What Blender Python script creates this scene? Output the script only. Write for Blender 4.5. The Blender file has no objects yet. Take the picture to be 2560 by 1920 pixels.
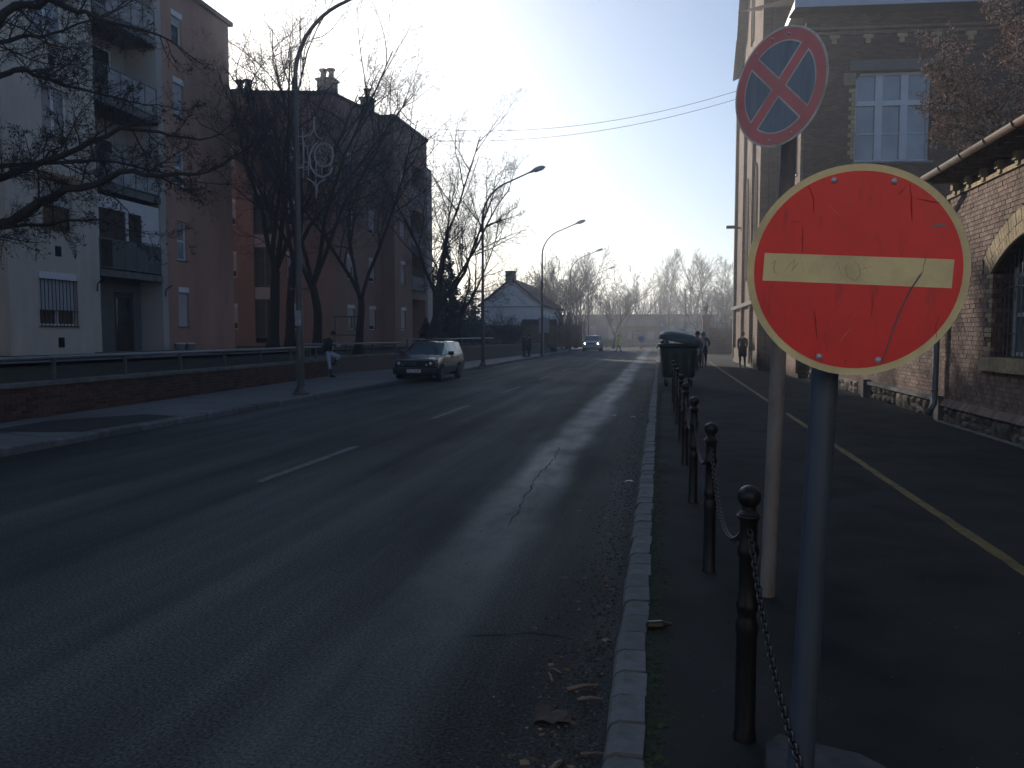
import bpy, bmesh, math, random
import numpy as np
from mathutils import Vector, Matrix
R = math.radians
sc = bpy.context.scene
col = sc.collection
# ---------------------------------------------------------------- camera
cam = bpy.data.cameras.new('camera'); co = bpy.data.objects.new('camera', cam); col.objects.link(co)
co.location = (0, 0, 1.7); co.rotation_euler = (R(90 - 3.64), 0, R(10.96))
cam.sensor_width = 36; cam.lens = 27; cam.clip_start = .05; cam.clip_end = 2500
sc.camera = co
# ---------------------------------------------------------------- sky and sun
SUN_AZ, SUN_EL = 30.0, 16.0        # degrees left of the street direction, degrees up
w = bpy.data.worlds.new('World'); sc.world = w; w.use_nodes = True
nt = w.node_tree; bg = nt.nodes['Background']; sky = nt.nodes.new('ShaderNodeTexSky')
sky.sky_type = 'NISHITA'; sky.sun_disc = False; sky.sun_elevation = R(SUN_EL); sky.sun_rotation = R(-SUN_AZ)
sky.altitude = 120; sky.air_density = 1.0; sky.dust_density = 1.3; sky.ozone_density = 3.6
nt.links.new(sky.outputs[0], bg.inputs[0]); bg.inputs[1].default_value = .1
sl = bpy.data.lights.new('sun', 'SUN'); sl.energy = 4.0; sl.angle = R(.55); sl.color = (1, .90, .78)
so = bpy.data.objects.new('sun', sl); col.objects.link(so)
sd = Vector((-math.sin(R(SUN_AZ)) * math.cos(R(SUN_EL)), math.cos(R(SUN_AZ)) * math.cos(R(SUN_EL)), math.sin(R(SUN_EL))))
so.rotation_euler = sd.to_track_quat('Z', 'Y').to_euler()
vs = sc.view_settings
vs.view_transform = 'Standard'; vs.look = 'None'; vs.gamma = 1; vs.exposure = .48; vs.use_curve_mapping = False
sc.cycles.max_bounces = 5; sc.cycles.diffuse_bounces = 3; sc.cycles.glossy_bounces = 3; sc.cycles.volume_bounces = 0
sc.cycles.caustics_reflective = False; sc.cycles.caustics_refractive = False; sc.cycles.use_adaptive_sampling = True
HAZE = .0026

# ---------------------------------------------------------------- helpers
def tag(o, label=None, cat=None, group=None, kind=None):
    if label: o['label'] = label
    if cat: o['category'] = cat
    if group: o['group'] = group
    if kind: o['kind'] = kind
    return o
def thing(name, label, cat, loc=(0, 0, 0), rz=0, group=None, kind=None):
    o = bpy.data.objects.new(name, None); col.objects.link(o); o.empty_display_size = .2
    o.location = loc; o.rotation_euler = (0, 0, rz)
    return tag(o, label, cat, group, kind)
def copy_tree(o, parent=None):
    c = o.copy(); col.objects.link(c); c.parent = parent
    for ch in list(o.children): copy_tree(ch, c)
    return c
class MB:
    def __init__(s): s.v = []; s.f = []
    def box(s, a0, a1, b0, b1, c0, c1, fr=None):
        i = len(s.v)
        for c in (c0, c1):
            for a, b in ((a0, b0), (a1, b0), (a1, b1), (a0, b1)):
                p = (a, b, c); s.v.append(tuple(fr(*p)) if fr else p)
        for q in ((0, 3, 2, 1), (4, 5, 6, 7), (0, 1, 5, 4), (1, 2, 6, 5), (2, 3, 7, 6), (3, 0, 4, 7)): s.f.append([i + k for k in q])
        return s
    def quad(s, *ps):
        i = len(s.v); s.v += [tuple(p) for p in ps]; s.f.append(list(range(i, i + len(ps)))); return s
    def tube(s, pts, rad, n=8, cap=True, flat=1.0):
        pts = [Vector(p) for p in pts]; m = len(pts)
        if not hasattr(rad, '__len__'): rad = [rad] * m
        base = len(s.v); a = None
        for k, p in enumerate(pts):
            d = (pts[min(k + 1, m - 1)] - pts[max(k - 1, 0)]).normalized()
            if a is None: a = d.cross(Vector((0, 0, 1)) if abs(d.z) < .9 else Vector((1, 0, 0)))
            else: a = a - d * a.dot(d)
            a.normalize(); b = d.cross(a).normalized()
            for j in range(n):
                t = 2 * math.pi * j / n
                s.v.append(tuple(p + (a * math.cos(t) + b * math.sin(t) * flat) * rad[k]))
        for k in range(m - 1):
            for j in range(n):
                a0 = base + k * n + j; a1 = base + k * n + (j + 1) % n
                s.f.append([a0, a1, a1 + n, a0 + n])
        if cap:
            s.f.append([base + j for j in range(n)][::-1]); s.f.append([base + (m - 1) * n + j for j in range(n)])
        return s
    def lathe(s, prof, n=16, c=(0, 0, 0), axis='Z', cap=True):
        base = len(s.v); m = len(prof)
        for r_, z in prof:
            for j in range(n):
                t = 2 * math.pi * j / n; x, y = r_ * math.cos(t), r_ * math.sin(t)
                p = {'Z': (x, y, z), 'X': (z, x, y), 'Y': (x, z, y)}[axis]
                s.v.append((p[0] + c[0], p[1] + c[1], p[2] + c[2]))
        for k in range(m - 1):
            for j in range(n):
                a0 = base + k * n + j; a1 = base + k * n + (j + 1) % n
                s.f.append([a0, a1, a1 + n, a0 + n])
        if cap: s.f.append([base + j for j in range(n)][::-1]); s.f.append([base + (m - 1) * n + j for j in range(n)])
        return s
    def ball(s, c, r_, n=12, m=8, sz=1.0):
        return s.lathe([(max(1e-4, r_ * math.sin(math.pi * k / m)), -r_ * sz * math.cos(math.pi * k / m)) for k in range(m + 1)], n, c)
    def prism(s, poly, fr, b0, b1):
        i = len(s.v); n = len(poly)
        for b in (b0, b1):
            for a, c in poly: s.v.append(tuple(fr(a, b, c)))
        s.f.append([i + k for k in range(n)]); s.f.append([i + n + k for k in range(n)][::-1])
        for k in range(n): s.f.append([i + k, i + (k + 1) % n, i + n + (k + 1) % n, i + n + k][::-1])
        return s
    def segs(s, S, n=3):
        """many separate branch segments at once: S = list of (p0, p1, r0, r1)"""
        if not S: return s
        A = np.array([a[0] for a in S]); B = np.array([a[1] for a in S]); r0 = np.array([a[2] for a in S]); r1 = np.array([a[3] for a in S])
        D = B - A; L = np.linalg.norm(D, axis=1, keepdims=True) + 1e-9; D /= L
        ref = np.where(np.abs(D[:, 2:3]) < .9, np.array([[0, 0, 1.]]), np.array([[1., 0, 0]]))
        U = np.cross(D, ref); U /= np.linalg.norm(U, axis=1, keepdims=True); V = np.cross(D, U)
        B = B + D * r1[:, None] * .5
        V_ = []
        for P, rr in ((A, r0), (B, r1)):
            for j in range(n):
                t = 2 * math.pi * j / n; V_.append(P + (U * math.cos(t) + V * math.sin(t)) * rr[:, None])
        arr = np.stack(V_, axis=1).reshape(-1, 3); base = len(s.v); s.v += arr.tolist()
        for k in range(len(S)):
            o = base + k * 2 * n
            for j in range(n): s.f.append([o + j, o + (j + 1) % n, o + n + (j + 1) % n, o + n + j])
        return s
    def build(s, name, m, parent=None, smooth=False, offset=None, autos=False):
        me = bpy.data.meshes.new(name)
        off = Vector((0, 0, 0))
        p = parent
        while p is not None: off += Vector(p.location); p = p.parent
        if offset is not None: off = Vector(offset)
        v = [(a[0] - off.x, a[1] - off.y, a[2] - off.z) for a in s.v] if off.length > 0 else s.v
        me.from_pydata(v, [], s.f); me.update()
        if m: me.materials.append(m)
        if smooth:
            me.polygons.foreach_set('use_smooth', [True] * len(me.polygons))
            if autos: me.set_sharp_from_angle(angle=R(35))
        o = bpy.data.objects.new(name, me); col.objects.link(o)
        if parent is not None: o.parent = parent
        return o
def frame(o, u, n):
    o, u, n = Vector(o), Vector(u).normalized(), Vector(n).normalized(); z = Vector((0, 0, 1))
    return lambda a, b, c: o + u * a + n * b + z * c

# ---------------------------------------------------------------- materials
_mats = {}
def mat(name, color, rough=.8, var=.12, scale=4, bump=0, metal=0, spec=.35, island=0, grime=None, gscale=1.2, bscale=40, streak=None, coat=0):
    if name in _mats: return _mats[name]
    m = bpy.data.materials.new(name); m.use_nodes = True; t = m.node_tree; N = t.nodes; L = t.links
    b = N['Principled BSDF']; b.inputs['Roughness'].default_value = rough; b.inputs['Metallic'].default_value = metal
    b.inputs['Specular IOR Level'].default_value = spec
    if coat: b.inputs['Coat Weight'].default_value = coat; b.inputs['Coat Roughness'].default_value = .08
    tc = N.new('ShaderNodeTexCoord'); oi = N.new('ShaderNodeObjectInfo')
    mp = N.new('ShaderNodeMapping'); L.new(tc.outputs['Object'], mp.inputs[0])
    if streak: mp.inputs['Scale'].default_value = streak
    n1 = N.new('ShaderNodeTexNoise'); n1.inputs['Scale'].default_value = scale; n1.inputs['Detail'].default_value = 5; L.new(mp.outputs[0], n1.inputs['Vector'])
    mr = N.new('ShaderNodeMapRange'); mr.inputs['From Min'].default_value = .3; mr.inputs['From Max'].default_value = .7
    mr.inputs['To Min'].default_value = 1 - var; mr.inputs['To Max'].default_value = 1 + var; L.new(n1.outputs['Fac'], mr.inputs['Value'])
    val = mr.outputs[0]
    if island:
        g = N.new('ShaderNodeNewGeometry'); ad = N.new('ShaderNodeMath'); ad.operation = 'ADD'
        L.new(g.outputs['Random Per Island'], ad.inputs[0]); L.new(oi.outputs['Random'], ad.inputs[1])
        fr_ = N.new('ShaderNodeMath'); fr_.operation = 'FRACT'; L.new(ad.outputs[0], fr_.inputs[0])
        r2 = N.new('ShaderNodeMapRange'); r2.inputs['To Min'].default_value = 1 - island; r2.inputs['To Max'].default_value = 1 + island; L.new(fr_.outputs[0], r2.inputs['Value'])
        mu = N.new('ShaderNodeMath'); mu.operation = 'MULTIPLY'; L.new(val, mu.inputs[0]); L.new(r2.outputs[0], mu.inputs[1]); val = mu.outputs[0]
    mx = N.new('ShaderNodeVectorMath'); mx.operation = 'SCALE'; mx.inputs[0].default_value = color; L.new(val, mx.inputs['Scale'])
    out = mx.outputs[0]
    if grime:
        n2 = N.new('ShaderNodeTexNoise'); n2.inputs['Scale'].default_value = gscale; n2.inputs['Detail'].default_value = 8; n2.inputs['Roughness'].default_value = .65
        L.new(mp.outputs[0], n2.inputs['Vector'])
        r3 = N.new('ShaderNodeMapRange'); r3.inputs['From Min'].default_value = .45; r3.inputs['From Max'].default_value = .72; L.new(n2.outputs['Fac'], r3.inputs['Value'])
        mi = N.new('ShaderNodeMix'); mi.data_type = 'RGBA'; L.new(r3.outputs[0], mi.inputs[0]); L.new(out, mi.inputs[6]); mi.inputs[7].default_value = (*grime, 1); out = mi.outputs[2]
    L.new(out, b.inputs['Base Color'])
    if bump:
        n3 = N.new('ShaderNodeTexNoise'); n3.inputs['Scale'].default_value = bscale; n3.inputs['Detail'].default_value = 6; L.new(mp.outputs[0], n3.inputs['Vector'])
        bp = N.new('ShaderNodeBump'); bp.inputs['Strength'].default_value = bump; bp.inputs['Distance'].default_value = .01
        L.new(n3.outputs['Fac'], bp.inputs['Height']); L.new(bp.outputs[0], b.inputs['Normal'])
    _mats[name] = m; return m
def emis(name, color, strength):
    m = bpy.data.materials.new(name); m.use_nodes = True; b = m.node_tree.nodes['Principled BSDF']
    b.inputs['Base Color'].default_value = (.8, .8, .8, 1); b.inputs['Emission Color'].default_value = (*color, 1); b.inputs['Emission Strength'].default_value = strength
    return m
def brickmat(name, c1, c2, mortar, bw=.25, bh=.075, ms=.01):
    m = bpy.data.materials.new(name); m.use_nodes = True; t = m.node_tree; N = t.nodes; L = t.links; b = N['Principled BSDF']
    b.inputs['Roughness'].default_value = .9; b.inputs['Specular IOR Level'].default_value = .2
    tc = N.new('ShaderNodeTexCoord'); sp = N.new('ShaderNodeSeparateXYZ'); L.new(tc.outputs['Object'], sp.inputs[0])
    ad = N.new('ShaderNodeMath'); ad.operation = 'ADD'; L.new(sp.outputs[0], ad.inputs[0]); L.new(sp.outputs[1], ad.inputs[1])
    cb = N.new('ShaderNodeCombineXYZ'); L.new(ad.outputs[0], cb.inputs[0]); L.new(sp.outputs[2], cb.inputs[1])
    br = N.new('ShaderNodeTexBrick'); br.inputs['Scale'].default_value = 1; br.inputs['Brick Width'].default_value = bw; br.inputs['Row Height'].default_value = bh
    br.inputs['Mortar Size'].default_value = ms; br.inputs['Mortar Smooth'].default_value = .3
    br.inputs['Color1'].default_value = (*c1, 1); br.inputs['Color2'].default_value = (*c2, 1); br.inputs['Mortar'].default_value = (*mortar, 1); L.new(cb.outputs[0], br.inputs['Vector'])
    n = N.new('ShaderNodeTexNoise'); n.inputs['Scale'].default_value = .8; n.inputs['Detail'].default_value = 8; L.new(tc.outputs['Object'], n.inputs['Vector'])
    mr = N.new('ShaderNodeMapRange'); mr.inputs['From Min'].default_value = .3; mr.inputs['From Max'].default_value = .7; mr.inputs['To Min'].default_value = .7; mr.inputs['To Max'].default_value = 1.3; L.new(n.outputs['Fac'], mr.inputs['Value'])
    mx = N.new('ShaderNodeVectorMath'); mx.operation = 'SCALE'; L.new(br.outputs['Color'], mx.inputs[0]); L.new(mr.outputs[0], mx.inputs['Scale']); L.new(mx.outputs[0], b.inputs['Base Color'])
    bp = N.new('ShaderNodeBump'); bp.invert = True; bp.inputs['Strength'].default_value = .6; bp.inputs['Distance'].default_value = .01; L.new(br.outputs['Fac'], bp.inputs['Height']); L.new(bp.outputs[0], b.inputs['Normal'])
    return m

def road_material():
    m = bpy.data.materials.new('asphalt_road'); m.use_nodes = True; t = m.node_tree; N = t.nodes; L = t.links; b = N['Principled BSDF']
    tc = N.new('ShaderNodeTexCoord'); sp = N.new('ShaderNodeSeparateXYZ'); L.new(tc.outputs['Object'], sp.inputs[0])
    def math_(op, a, b_=None, c=None):
        n = N.new('ShaderNodeMath'); n.operation = op
        for i, x in enumerate((a, b_, c)):
            if x is None: continue
            if isinstance(x, (int, float)): n.inputs[i].default_value = x
            else: L.new(x, n.inputs[i])
        return n.outputs[0]
    def noise(scale, sy=1.0, det=5, rough=.5):
        mp = N.new('ShaderNodeMapping'); mp.inputs['Scale'].default_value = (1, sy, 1); L.new(tc.outputs['Object'], mp.inputs[0])
        n = N.new('ShaderNodeTexNoise'); n.inputs['Scale'].default_value = scale; n.inputs['Detail'].default_value = det; n.inputs['Roughness'].default_value = rough; L.new(mp.outputs[0], n.inputs['Vector']); return n.outputs['Fac']
    def rng(x, a, b_, c, d, smooth=False):
        n = N.new('ShaderNodeMapRange'); n.inputs['From Min'].default_value = a; n.inputs['From Max'].default_value = b_; n.inputs['To Min'].default_value = c; n.inputs['To Max'].default_value = d
        if smooth: n.interpolation_type = 'SMOOTHSTEP'
        L.new(x, n.inputs['Value']); return n.outputs[0]
    wob = math_('MULTIPLY', math_('SUBTRACT', noise(.35, 1, 3), .5), .45)
    xx = math_('ADD', sp.outputs[0], wob)
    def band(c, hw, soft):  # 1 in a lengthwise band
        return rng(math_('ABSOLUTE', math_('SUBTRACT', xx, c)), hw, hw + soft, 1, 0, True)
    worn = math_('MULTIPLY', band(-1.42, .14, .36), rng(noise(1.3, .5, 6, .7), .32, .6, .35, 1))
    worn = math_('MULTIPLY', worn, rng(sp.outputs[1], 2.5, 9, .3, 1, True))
    tracks = math_('ADD', math_('ADD', band(-2.9, .15, .5), band(-3.9, .1, .4)), math_('ADD', band(-5.9, .15, .5), band(-7.3, .15, .5)))
    streaks = rng(noise(2.2, .04, 6, .6), .3, .7, .6, 1.45)
    patch = rng(noise(.28, .4, 6, .6), .38, .62, .6, 1.4)
    grain = rng(noise(60, 1, 3, .75), .36, .64, .3, 1.8)
    speck = rng(noise(95, 1, 2), .66, .72, 0, 1)
    v = math_('MULTIPLY', math_('MULTIPLY', streaks, patch), grain)
    v = math_('MULTIPLY', v, .052)
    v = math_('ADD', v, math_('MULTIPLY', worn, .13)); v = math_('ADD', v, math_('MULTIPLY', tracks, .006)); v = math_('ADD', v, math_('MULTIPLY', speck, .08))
    cb = N.new('ShaderNodeCombineXYZ')
    L.new(math_('MULTIPLY', v, .93), cb.inputs[0]); L.new(v, cb.inputs[1]); L.new(math_('MULTIPLY', v, .93), cb.inputs[2]); L.new(cb.outputs[0], b.inputs['Base Color'])
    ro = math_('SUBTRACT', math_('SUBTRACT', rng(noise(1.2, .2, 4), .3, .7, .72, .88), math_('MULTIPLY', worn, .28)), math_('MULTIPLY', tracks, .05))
    L.new(ro, b.inputs['Roughness']); b.inputs['Specular IOR Level'].default_value = .16
    bp = N.new('ShaderNodeBump'); bp.inputs['Strength'].default_value = .7; bp.inputs['Distance'].default_value = .008
    L.new(math_('ADD', noise(110, 1, 4, .7), math_('MULTIPLY', noise(3, 1, 4), .8)), bp.inputs['Height']); L.new(bp.outputs[0], b.inputs['Normal'])
    return m

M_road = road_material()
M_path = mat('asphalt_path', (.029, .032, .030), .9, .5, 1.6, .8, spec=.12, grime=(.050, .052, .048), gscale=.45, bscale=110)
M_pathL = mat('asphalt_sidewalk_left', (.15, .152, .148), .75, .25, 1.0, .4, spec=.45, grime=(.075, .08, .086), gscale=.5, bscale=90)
M_patch = mat('fresh_asphalt', (.03, .03, .032), .85, .2, 6, .4, bscale=90)
M_crack = mat('crack_fill', (.012, .012, .012), .9)
M_kerb = mat('kerb_concrete', (.135, .14, .145), .85, .25, 6, .5, island=.25, grime=(.09, .095, .08), gscale=5)
M_conc = mat('concrete', (.17, .165, .16), .85, .2, 3, .35, grime=(.08, .08, .07), gscale=2)
M_soil = mat('soil', (.045, .038, .028), .95, .4, 3, .8, bscale=25, grime=(.035, .05, .02), gscale=2)
M_lawn = mat('winter_lawn', (.028, .032, .018), .95, .4, 6, .8, grime=(.05, .045, .038), gscale=1.5, bscale=60)
M_white = mat('road_paint', (.14, .14, .14), .7, .3, 20, .2, grime=(.04, .04, .04), gscale=7)
M_yellow = mat('yellow_paint', (.19, .14, .04), .7, .3, 14, .2, grime=(.04, .038, .028), gscale=5)
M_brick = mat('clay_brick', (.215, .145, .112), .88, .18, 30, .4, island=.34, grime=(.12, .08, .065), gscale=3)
M_ybrick = mat('yellow_brick', (.40, .31, .18), .85, .15, 30, .4, island=.2, grime=(.25, .19, .12), gscale=8)
M_mortar = mat('mortar', (.13, .105, .085), .95, .2, 10)
M_stone = mat('rubble_stone', (.15, .125, .095), .9, .3, 8, .8, island=.35, bscale=14)
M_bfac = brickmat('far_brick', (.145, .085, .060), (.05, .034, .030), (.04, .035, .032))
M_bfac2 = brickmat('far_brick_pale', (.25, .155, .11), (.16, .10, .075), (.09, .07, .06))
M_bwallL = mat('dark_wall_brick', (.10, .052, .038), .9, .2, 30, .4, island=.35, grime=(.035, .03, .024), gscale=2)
M_terra = mat('terracotta_render', (.42, .25, .195), .9, .10, 1.2, .25, grime=(.33, .20, .16), gscale=.9, bscale=80, streak=(1, 1, .3))
M_terra2 = mat('dull_terracotta_render', (.30, .20, .165), .9, .12, 1.2, .25, grime=(.25, .18, .15), gscale=.8, bscale=80, streak=(1, 1, .35))
M_beige = mat('beige_render', (.56, .50, .44), .9, .12, 1.2, .25, grime=(.44, .40, .36), gscale=1.0, bscale=80, streak=(1, 1, .3))
M_grey = mat('grey_render', (.42, .40, .39), .9, .1, 1.2, .25, grime=(.3, .29, .28), gscale=.6, bscale=80)
M_greyd = mat('dark_grey_render', (.15, .145, .14), .9, .1, 1.2, .2)
M_rooft = mat('roof_sheet', (.10, .10, .11), .7, .2, 3)
M_tile = mat('roof_tile', (.13, .07, .055), .85, .25, 6, .5)
M_pvc = mat('white_pvc', (.62, .63, .66), .5, .05, 3)
M_shut = mat('roller_shutter', (.46, .47, .50), .6, .06, 3)
M_shutd = mat('wood_shutter', (.07, .05, .04), .7, .2, 3)
M_glass = mat('window_glass', (.03, .035, .042), .06, .2, 1, spec=.8)
M_curt = mat('curtain_glass', (.26, .27, .30), .12, .35, 2.2, spec=.8)
M_dark = mat('dark_void', (.012, .012, .013), .9)
M_iron = mat('black_iron', (.010, .011, .012), .42, .2, 12, .2, spec=.4, grime=(.018, .015, .013), gscale=9)
M_chain = mat('chain_steel', (.05, .05, .052), .4, .2, 12, metal=.6)
M_gal = mat('galvanised_steel', (.19, .20, .22), .5, .15, 6, .1, metal=.5, grime=(.10, .105, .12), gscale=3, streak=(1, 1, .25))
M_polebrown = mat('aged_painted_pole', (.26, .235, .225), .65, .15, 6, .15, grime=(.12, .09, .075), gscale=5, streak=(1, 1, .3))
M_pole1 = mat('grey_blue_pole', (.085, .11, .15), .5, .15, 6, .1, metal=.2, grime=(.06, .075, .10), gscale=3, streak=(1, 1, .25))
M_rivet = mat('rivet_metal', (.5, .5, .56), .4, .2, 90, metal=.3)
M_foot = mat('dirty_concrete', (.075, .08, .085), .9, .3, 5, .5, grime=(.035, .04, .035), gscale=4)
M_lamp = mat('lamp_post_paint', (.055, .06, .062), .5, .2, 5, .1, spec=.5, grime=(.10, .085, .07), gscale=2)
M_lamphead = mat('lamp_head', (.36, .38, .42), .5, .1, 4)
M_lampglass = mat('lamp_lens', (.55, .57, .6), .2, .05, 4)
M_rustg = mat('rusty_gutter', (.10, .085, .075), .7, .25, 5, .2, metal=.2, grime=(.14, .065, .035), gscale=3)
M_bark = mat('bark', (.034, .029, .026), .95, .3, 12, .6)
M_barkd = mat('dark_bark', (.035, .03, .026), .95, .3, 12, .6)
M_conif = mat('conifer_needles', (.045, .070, .042), .85, .4, 3)
M_bush = mat('dry_leaves', (.42, .30, .24), .85, .3, 8, island=.4)
M_leaf = mat('fallen_leaf', (.20, .13, .07), .85, .3, 9, island=.5)
M_wood = mat('weathered_wood', (.10, .065, .045), .8, .3, 8, .4)
M_fence = mat('brown_fence', (.16, .105, .06), .85, .25, 2, .3, island=.2)
M_housew = mat('white_house_render', (.78, .77, .75), .9, .08, 1.5)
M_bin = mat('green_bin_plastic', (.022, .042, .034), .45, .15, 3, .1, spec=.5, grime=(.04, .055, .045), gscale=4)
M_binlid = mat('green_bin_lid', (.055, .075, .068), .4, .15, 3, spec=.55)
M_rubber = mat('rubber', (.014, .014, .015), .75, .2, 12)
M_cream = mat('aged_reflective_cream', (.88, .76, .42), .5, .08, 9, .05, grime=(.66, .56, .32), gscale=7)
M_metalb = mat('sign_back', (.32, .33, .34), .5, .1, 5, metal=.5)
M_blue = mat('sign_blue_faded', (.26, .31, .38), .5, .12, 4, grime=(.34, .36, .40), gscale=3, streak=(6, 6, 1))
M_ired = mat('sign_red_faded', (.78, .27, .27), .5, .12, 5, grime=(.66, .31, .30), gscale=3)
M_signw = mat('sign_white', (.75, .77, .72), .5, .1, 5, grime=(.38, .4, .38), gscale=6)
M_orn = mat('ornament_white', (.33, .33, .35), .5, .1, 4)

def scratched_red():
    m = mat('sign_red', (.90, .030, .034), .42, .07, 3, .04, spec=.5, grime=(.78, .03, .035), gscale=4)
    t = m.node_tree; N = t.nodes; L = t.links; b = N['Principled BSDF']
    src = b.inputs['Base Color'].links[0].from_socket
    tc = N.new('ShaderNodeTexCoord')
    def layer(src, scl, lo, hi, colr, strg, rot=0):
        mp = N.new('ShaderNodeMapping'); mp.inputs['Scale'].default_value = scl; mp.inputs['Rotation'].default_value = (0, rot, 0); L.new(tc.outputs['Object'], mp.inputs[0])
        n = N.new('ShaderNodeTexNoise'); n.inputs['Scale'].default_value = 1; n.inputs['Detail'].default_value = 9; n.inputs['Roughness'].default_value = .72; L.new(mp.outputs[0], n.inputs['Vector'])
        r = N.new('ShaderNodeMapRange'); r.inputs['From Min'].default_value = lo; r.inputs['From Max'].default_value = hi; r.inputs['To Max'].default_value = strg; L.new(n.outputs['Fac'], r.inputs['Value'])
        mi = N.new('ShaderNodeMix'); mi.data_type = 'RGBA'; L.new(r.outputs[0], mi.inputs[0]); L.new(src, mi.inputs[6]); mi.inputs[7].default_value = (*colr, 1); return mi.outputs[2]
    src = layer(src, (22, 1, 5), .56, .72, (.30, .03, .03), .6)
    src = layer(src, (6, 1, 6), .5, .75, (.82, .07, .03), .45)
    src = layer(src, (55, 1, 16), .66, .76, (.08, .03, .03), .6, .25)
    L.new(src, b.inputs['Base Color'])
    return m
M_red = scratched_red()

# ================================================================ GROUND
rng = random.Random(7)
def sheet(name, m, x0, x1, y0, y1, z, nx=1, ny=1, kind='structure', parent=None):
    b = MB()
    for i in range(nx + 1):
        for j in range(ny + 1): b.v.append((x0 + (x1 - x0) * i / nx, y0 + (y1 - y0) * j / ny, z))
    for i in range(nx):
        for j in range(ny):
            a = i * (ny + 1) + j; b.f.append([a, a + ny + 1, a + ny + 2, a + 1])
    return tag(b.build(name, m, parent), kind=kind)
sheet('ground', M_soil, -420, 420, -80, 700, -.05)
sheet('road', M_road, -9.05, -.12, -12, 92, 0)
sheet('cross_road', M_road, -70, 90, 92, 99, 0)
sheet('side_street', M_road, 5.2, 60, 50, 57, .06)
# right pavement: slab with a front face, cut by nothing; kerb stones in front of it
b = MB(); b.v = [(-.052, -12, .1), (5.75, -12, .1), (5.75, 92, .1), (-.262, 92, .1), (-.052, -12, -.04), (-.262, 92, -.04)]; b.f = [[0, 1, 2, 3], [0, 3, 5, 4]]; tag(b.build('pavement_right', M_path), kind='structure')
b = MB()
n = 60; prev = None
for k in range(n + 1):   # left pavement follows the retaining wall
    y = -12 + 104 * k / n; x = -13.4 if y > 26 else -12.8
    b.v += [(x, y, .12), (-9.17, y, .12)]
for k in range(n): b.f.append([2 * k, 2 * k + 1, 2 * k + 3, 2 * k + 2])
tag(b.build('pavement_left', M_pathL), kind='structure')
b = MB()   # raised yard behind the retaining wall, rising towards the flats
for y in (-12, 30, 92):
    b.v += [(-60, y, 1.12), (-17.2, y, 1.12), (-15.5, y, .95), (-12.2 if y < 10 else -13.1, y, .74)]
for k in range(2):
    for j in range(3): i = k * 4 + j; b.f.append([i, i + 1, i + 5, i + 4])
tag(b.build('yard', M_lawn), kind='structure')
sheet('yard_path', M_pathL, -16.6, -15.2, -5, 60, 1.02)
b = MB(); b.box(-17.6, -16.2, 21.4, 25.6, .9, 1.16); b.box(-16.2, -15.9, 21.8, 25.2, .9, 1.04); tag(b.build('entrance_step', M_conc), kind='structure')

# painted markings, patches and cracks lie a few millimetres above what carries them
root = thing('centre_line', None, None, kind='structure')
for y0, y1 in ((1.2, 4.2), (8.1, 11.0), (15, 18), (22, 25), (29, 32), (36, 39), (43, 46), (50, 53)):
    b = MB(); b.v = []; xw = .055
    L_, Rr = [], []
    m_ = 14
    for k in range(m_ + 1):
        y = y0 + (y1 - y0) * k / m_; j1, j2 = rng.uniform(-.015, .015), rng.uniform(-.015, .015)
        L_.append((-4.56 - xw + j1, y, .004)); Rr.append((-4.56 + xw + j2, y, .004))
    b.v = L_ + Rr
    for k in range(m_): b.f.append([k, m_ + 1 + k, m_ + 2 + k, k + 1])
    b.build('dash', M_white, root)
b = MB(); m_ = 240; A = []
for k in range(m_ + 1):
    y = -6 + 54 * k / m_; x = 2.38 + .010 * y; A += [(x - .047 + rng.uniform(-.009, .009), y, .104), (x + .047 + rng.uniform(-.009, .009), y, .104)]
b.v = A; b.f = [[2 * k, 2 * k + 1, 2 * k + 3, 2 * k + 2] for k in range(m_) if k not in (100, 101, 102)]
tag(b.build('cycle_lane_line', M_yellow), kind='structure')
def crack(b, pts, wd, z, r):
    P = []
    for (x0, y0), (x1, y1) in zip(pts, pts[1:]):
        L_ = math.hypot(x1 - x0, y1 - y0); n_ = max(2, int(L_ / .12))
        for k in range(n_): t = k / n_; P.append((x0 + (x1 - x0) * t + r.uniform(-.02, .02), y0 + (y1 - y0) * t + r.uniform(-.02, .02)))
    P.append(pts[-1]); i = len(b.v)
    for k, (x, y) in enumerate(P):
        q = P[min(k + 1, len(P) - 1)]; p = P[max(k - 1, 0)]; dx, dy = q[0] - p[0], q[1] - p[1]; l = math.hypot(dx, dy) + 1e-6
        ww = wd * r.uniform(.3, 1.1) * (.3 if k in (0, len(P) - 1) else 1); b.v += [(x - dy / l * ww, y + dx / l * ww, z), (x + dy / l * ww, y - dx / l * ww, z)]
    for k in range(len(P) - 1): a = i + 2 * k; b.f.append([a, a + 1, a + 3, a + 2])
b = MB()
for pts in ([(-1.3, 6.6), (-1.38, 7.8), (-1.45, 9.2), (-1.42, 10.3), (-1.5, 11.5)], [(-9, 22.5), (-6, 22.1), (-3, 22.4), (-.3, 22.2)], [(-1.05, 4.1), (-.7, 4.25), (-.45, 4.2)],
            [(-7.5, 12.3), (-6.2, 12.0), (-5.6, 12.8), (-4.9, 13)], [(-8.9, 15), (-6.9, 16), (-5.4, 18.4), (-5.0, 21)], [(-4.62, 25), (-4.6, 33), (-4.5, 45)]):
    crack(b, pts, .008, .004, rng)
for cx, cy in ((-2.6, 9), (-6.4, 13.5)):
    pass
tag(b.build('road_cracks', M_crack), kind='structure')
b = MB()
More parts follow.
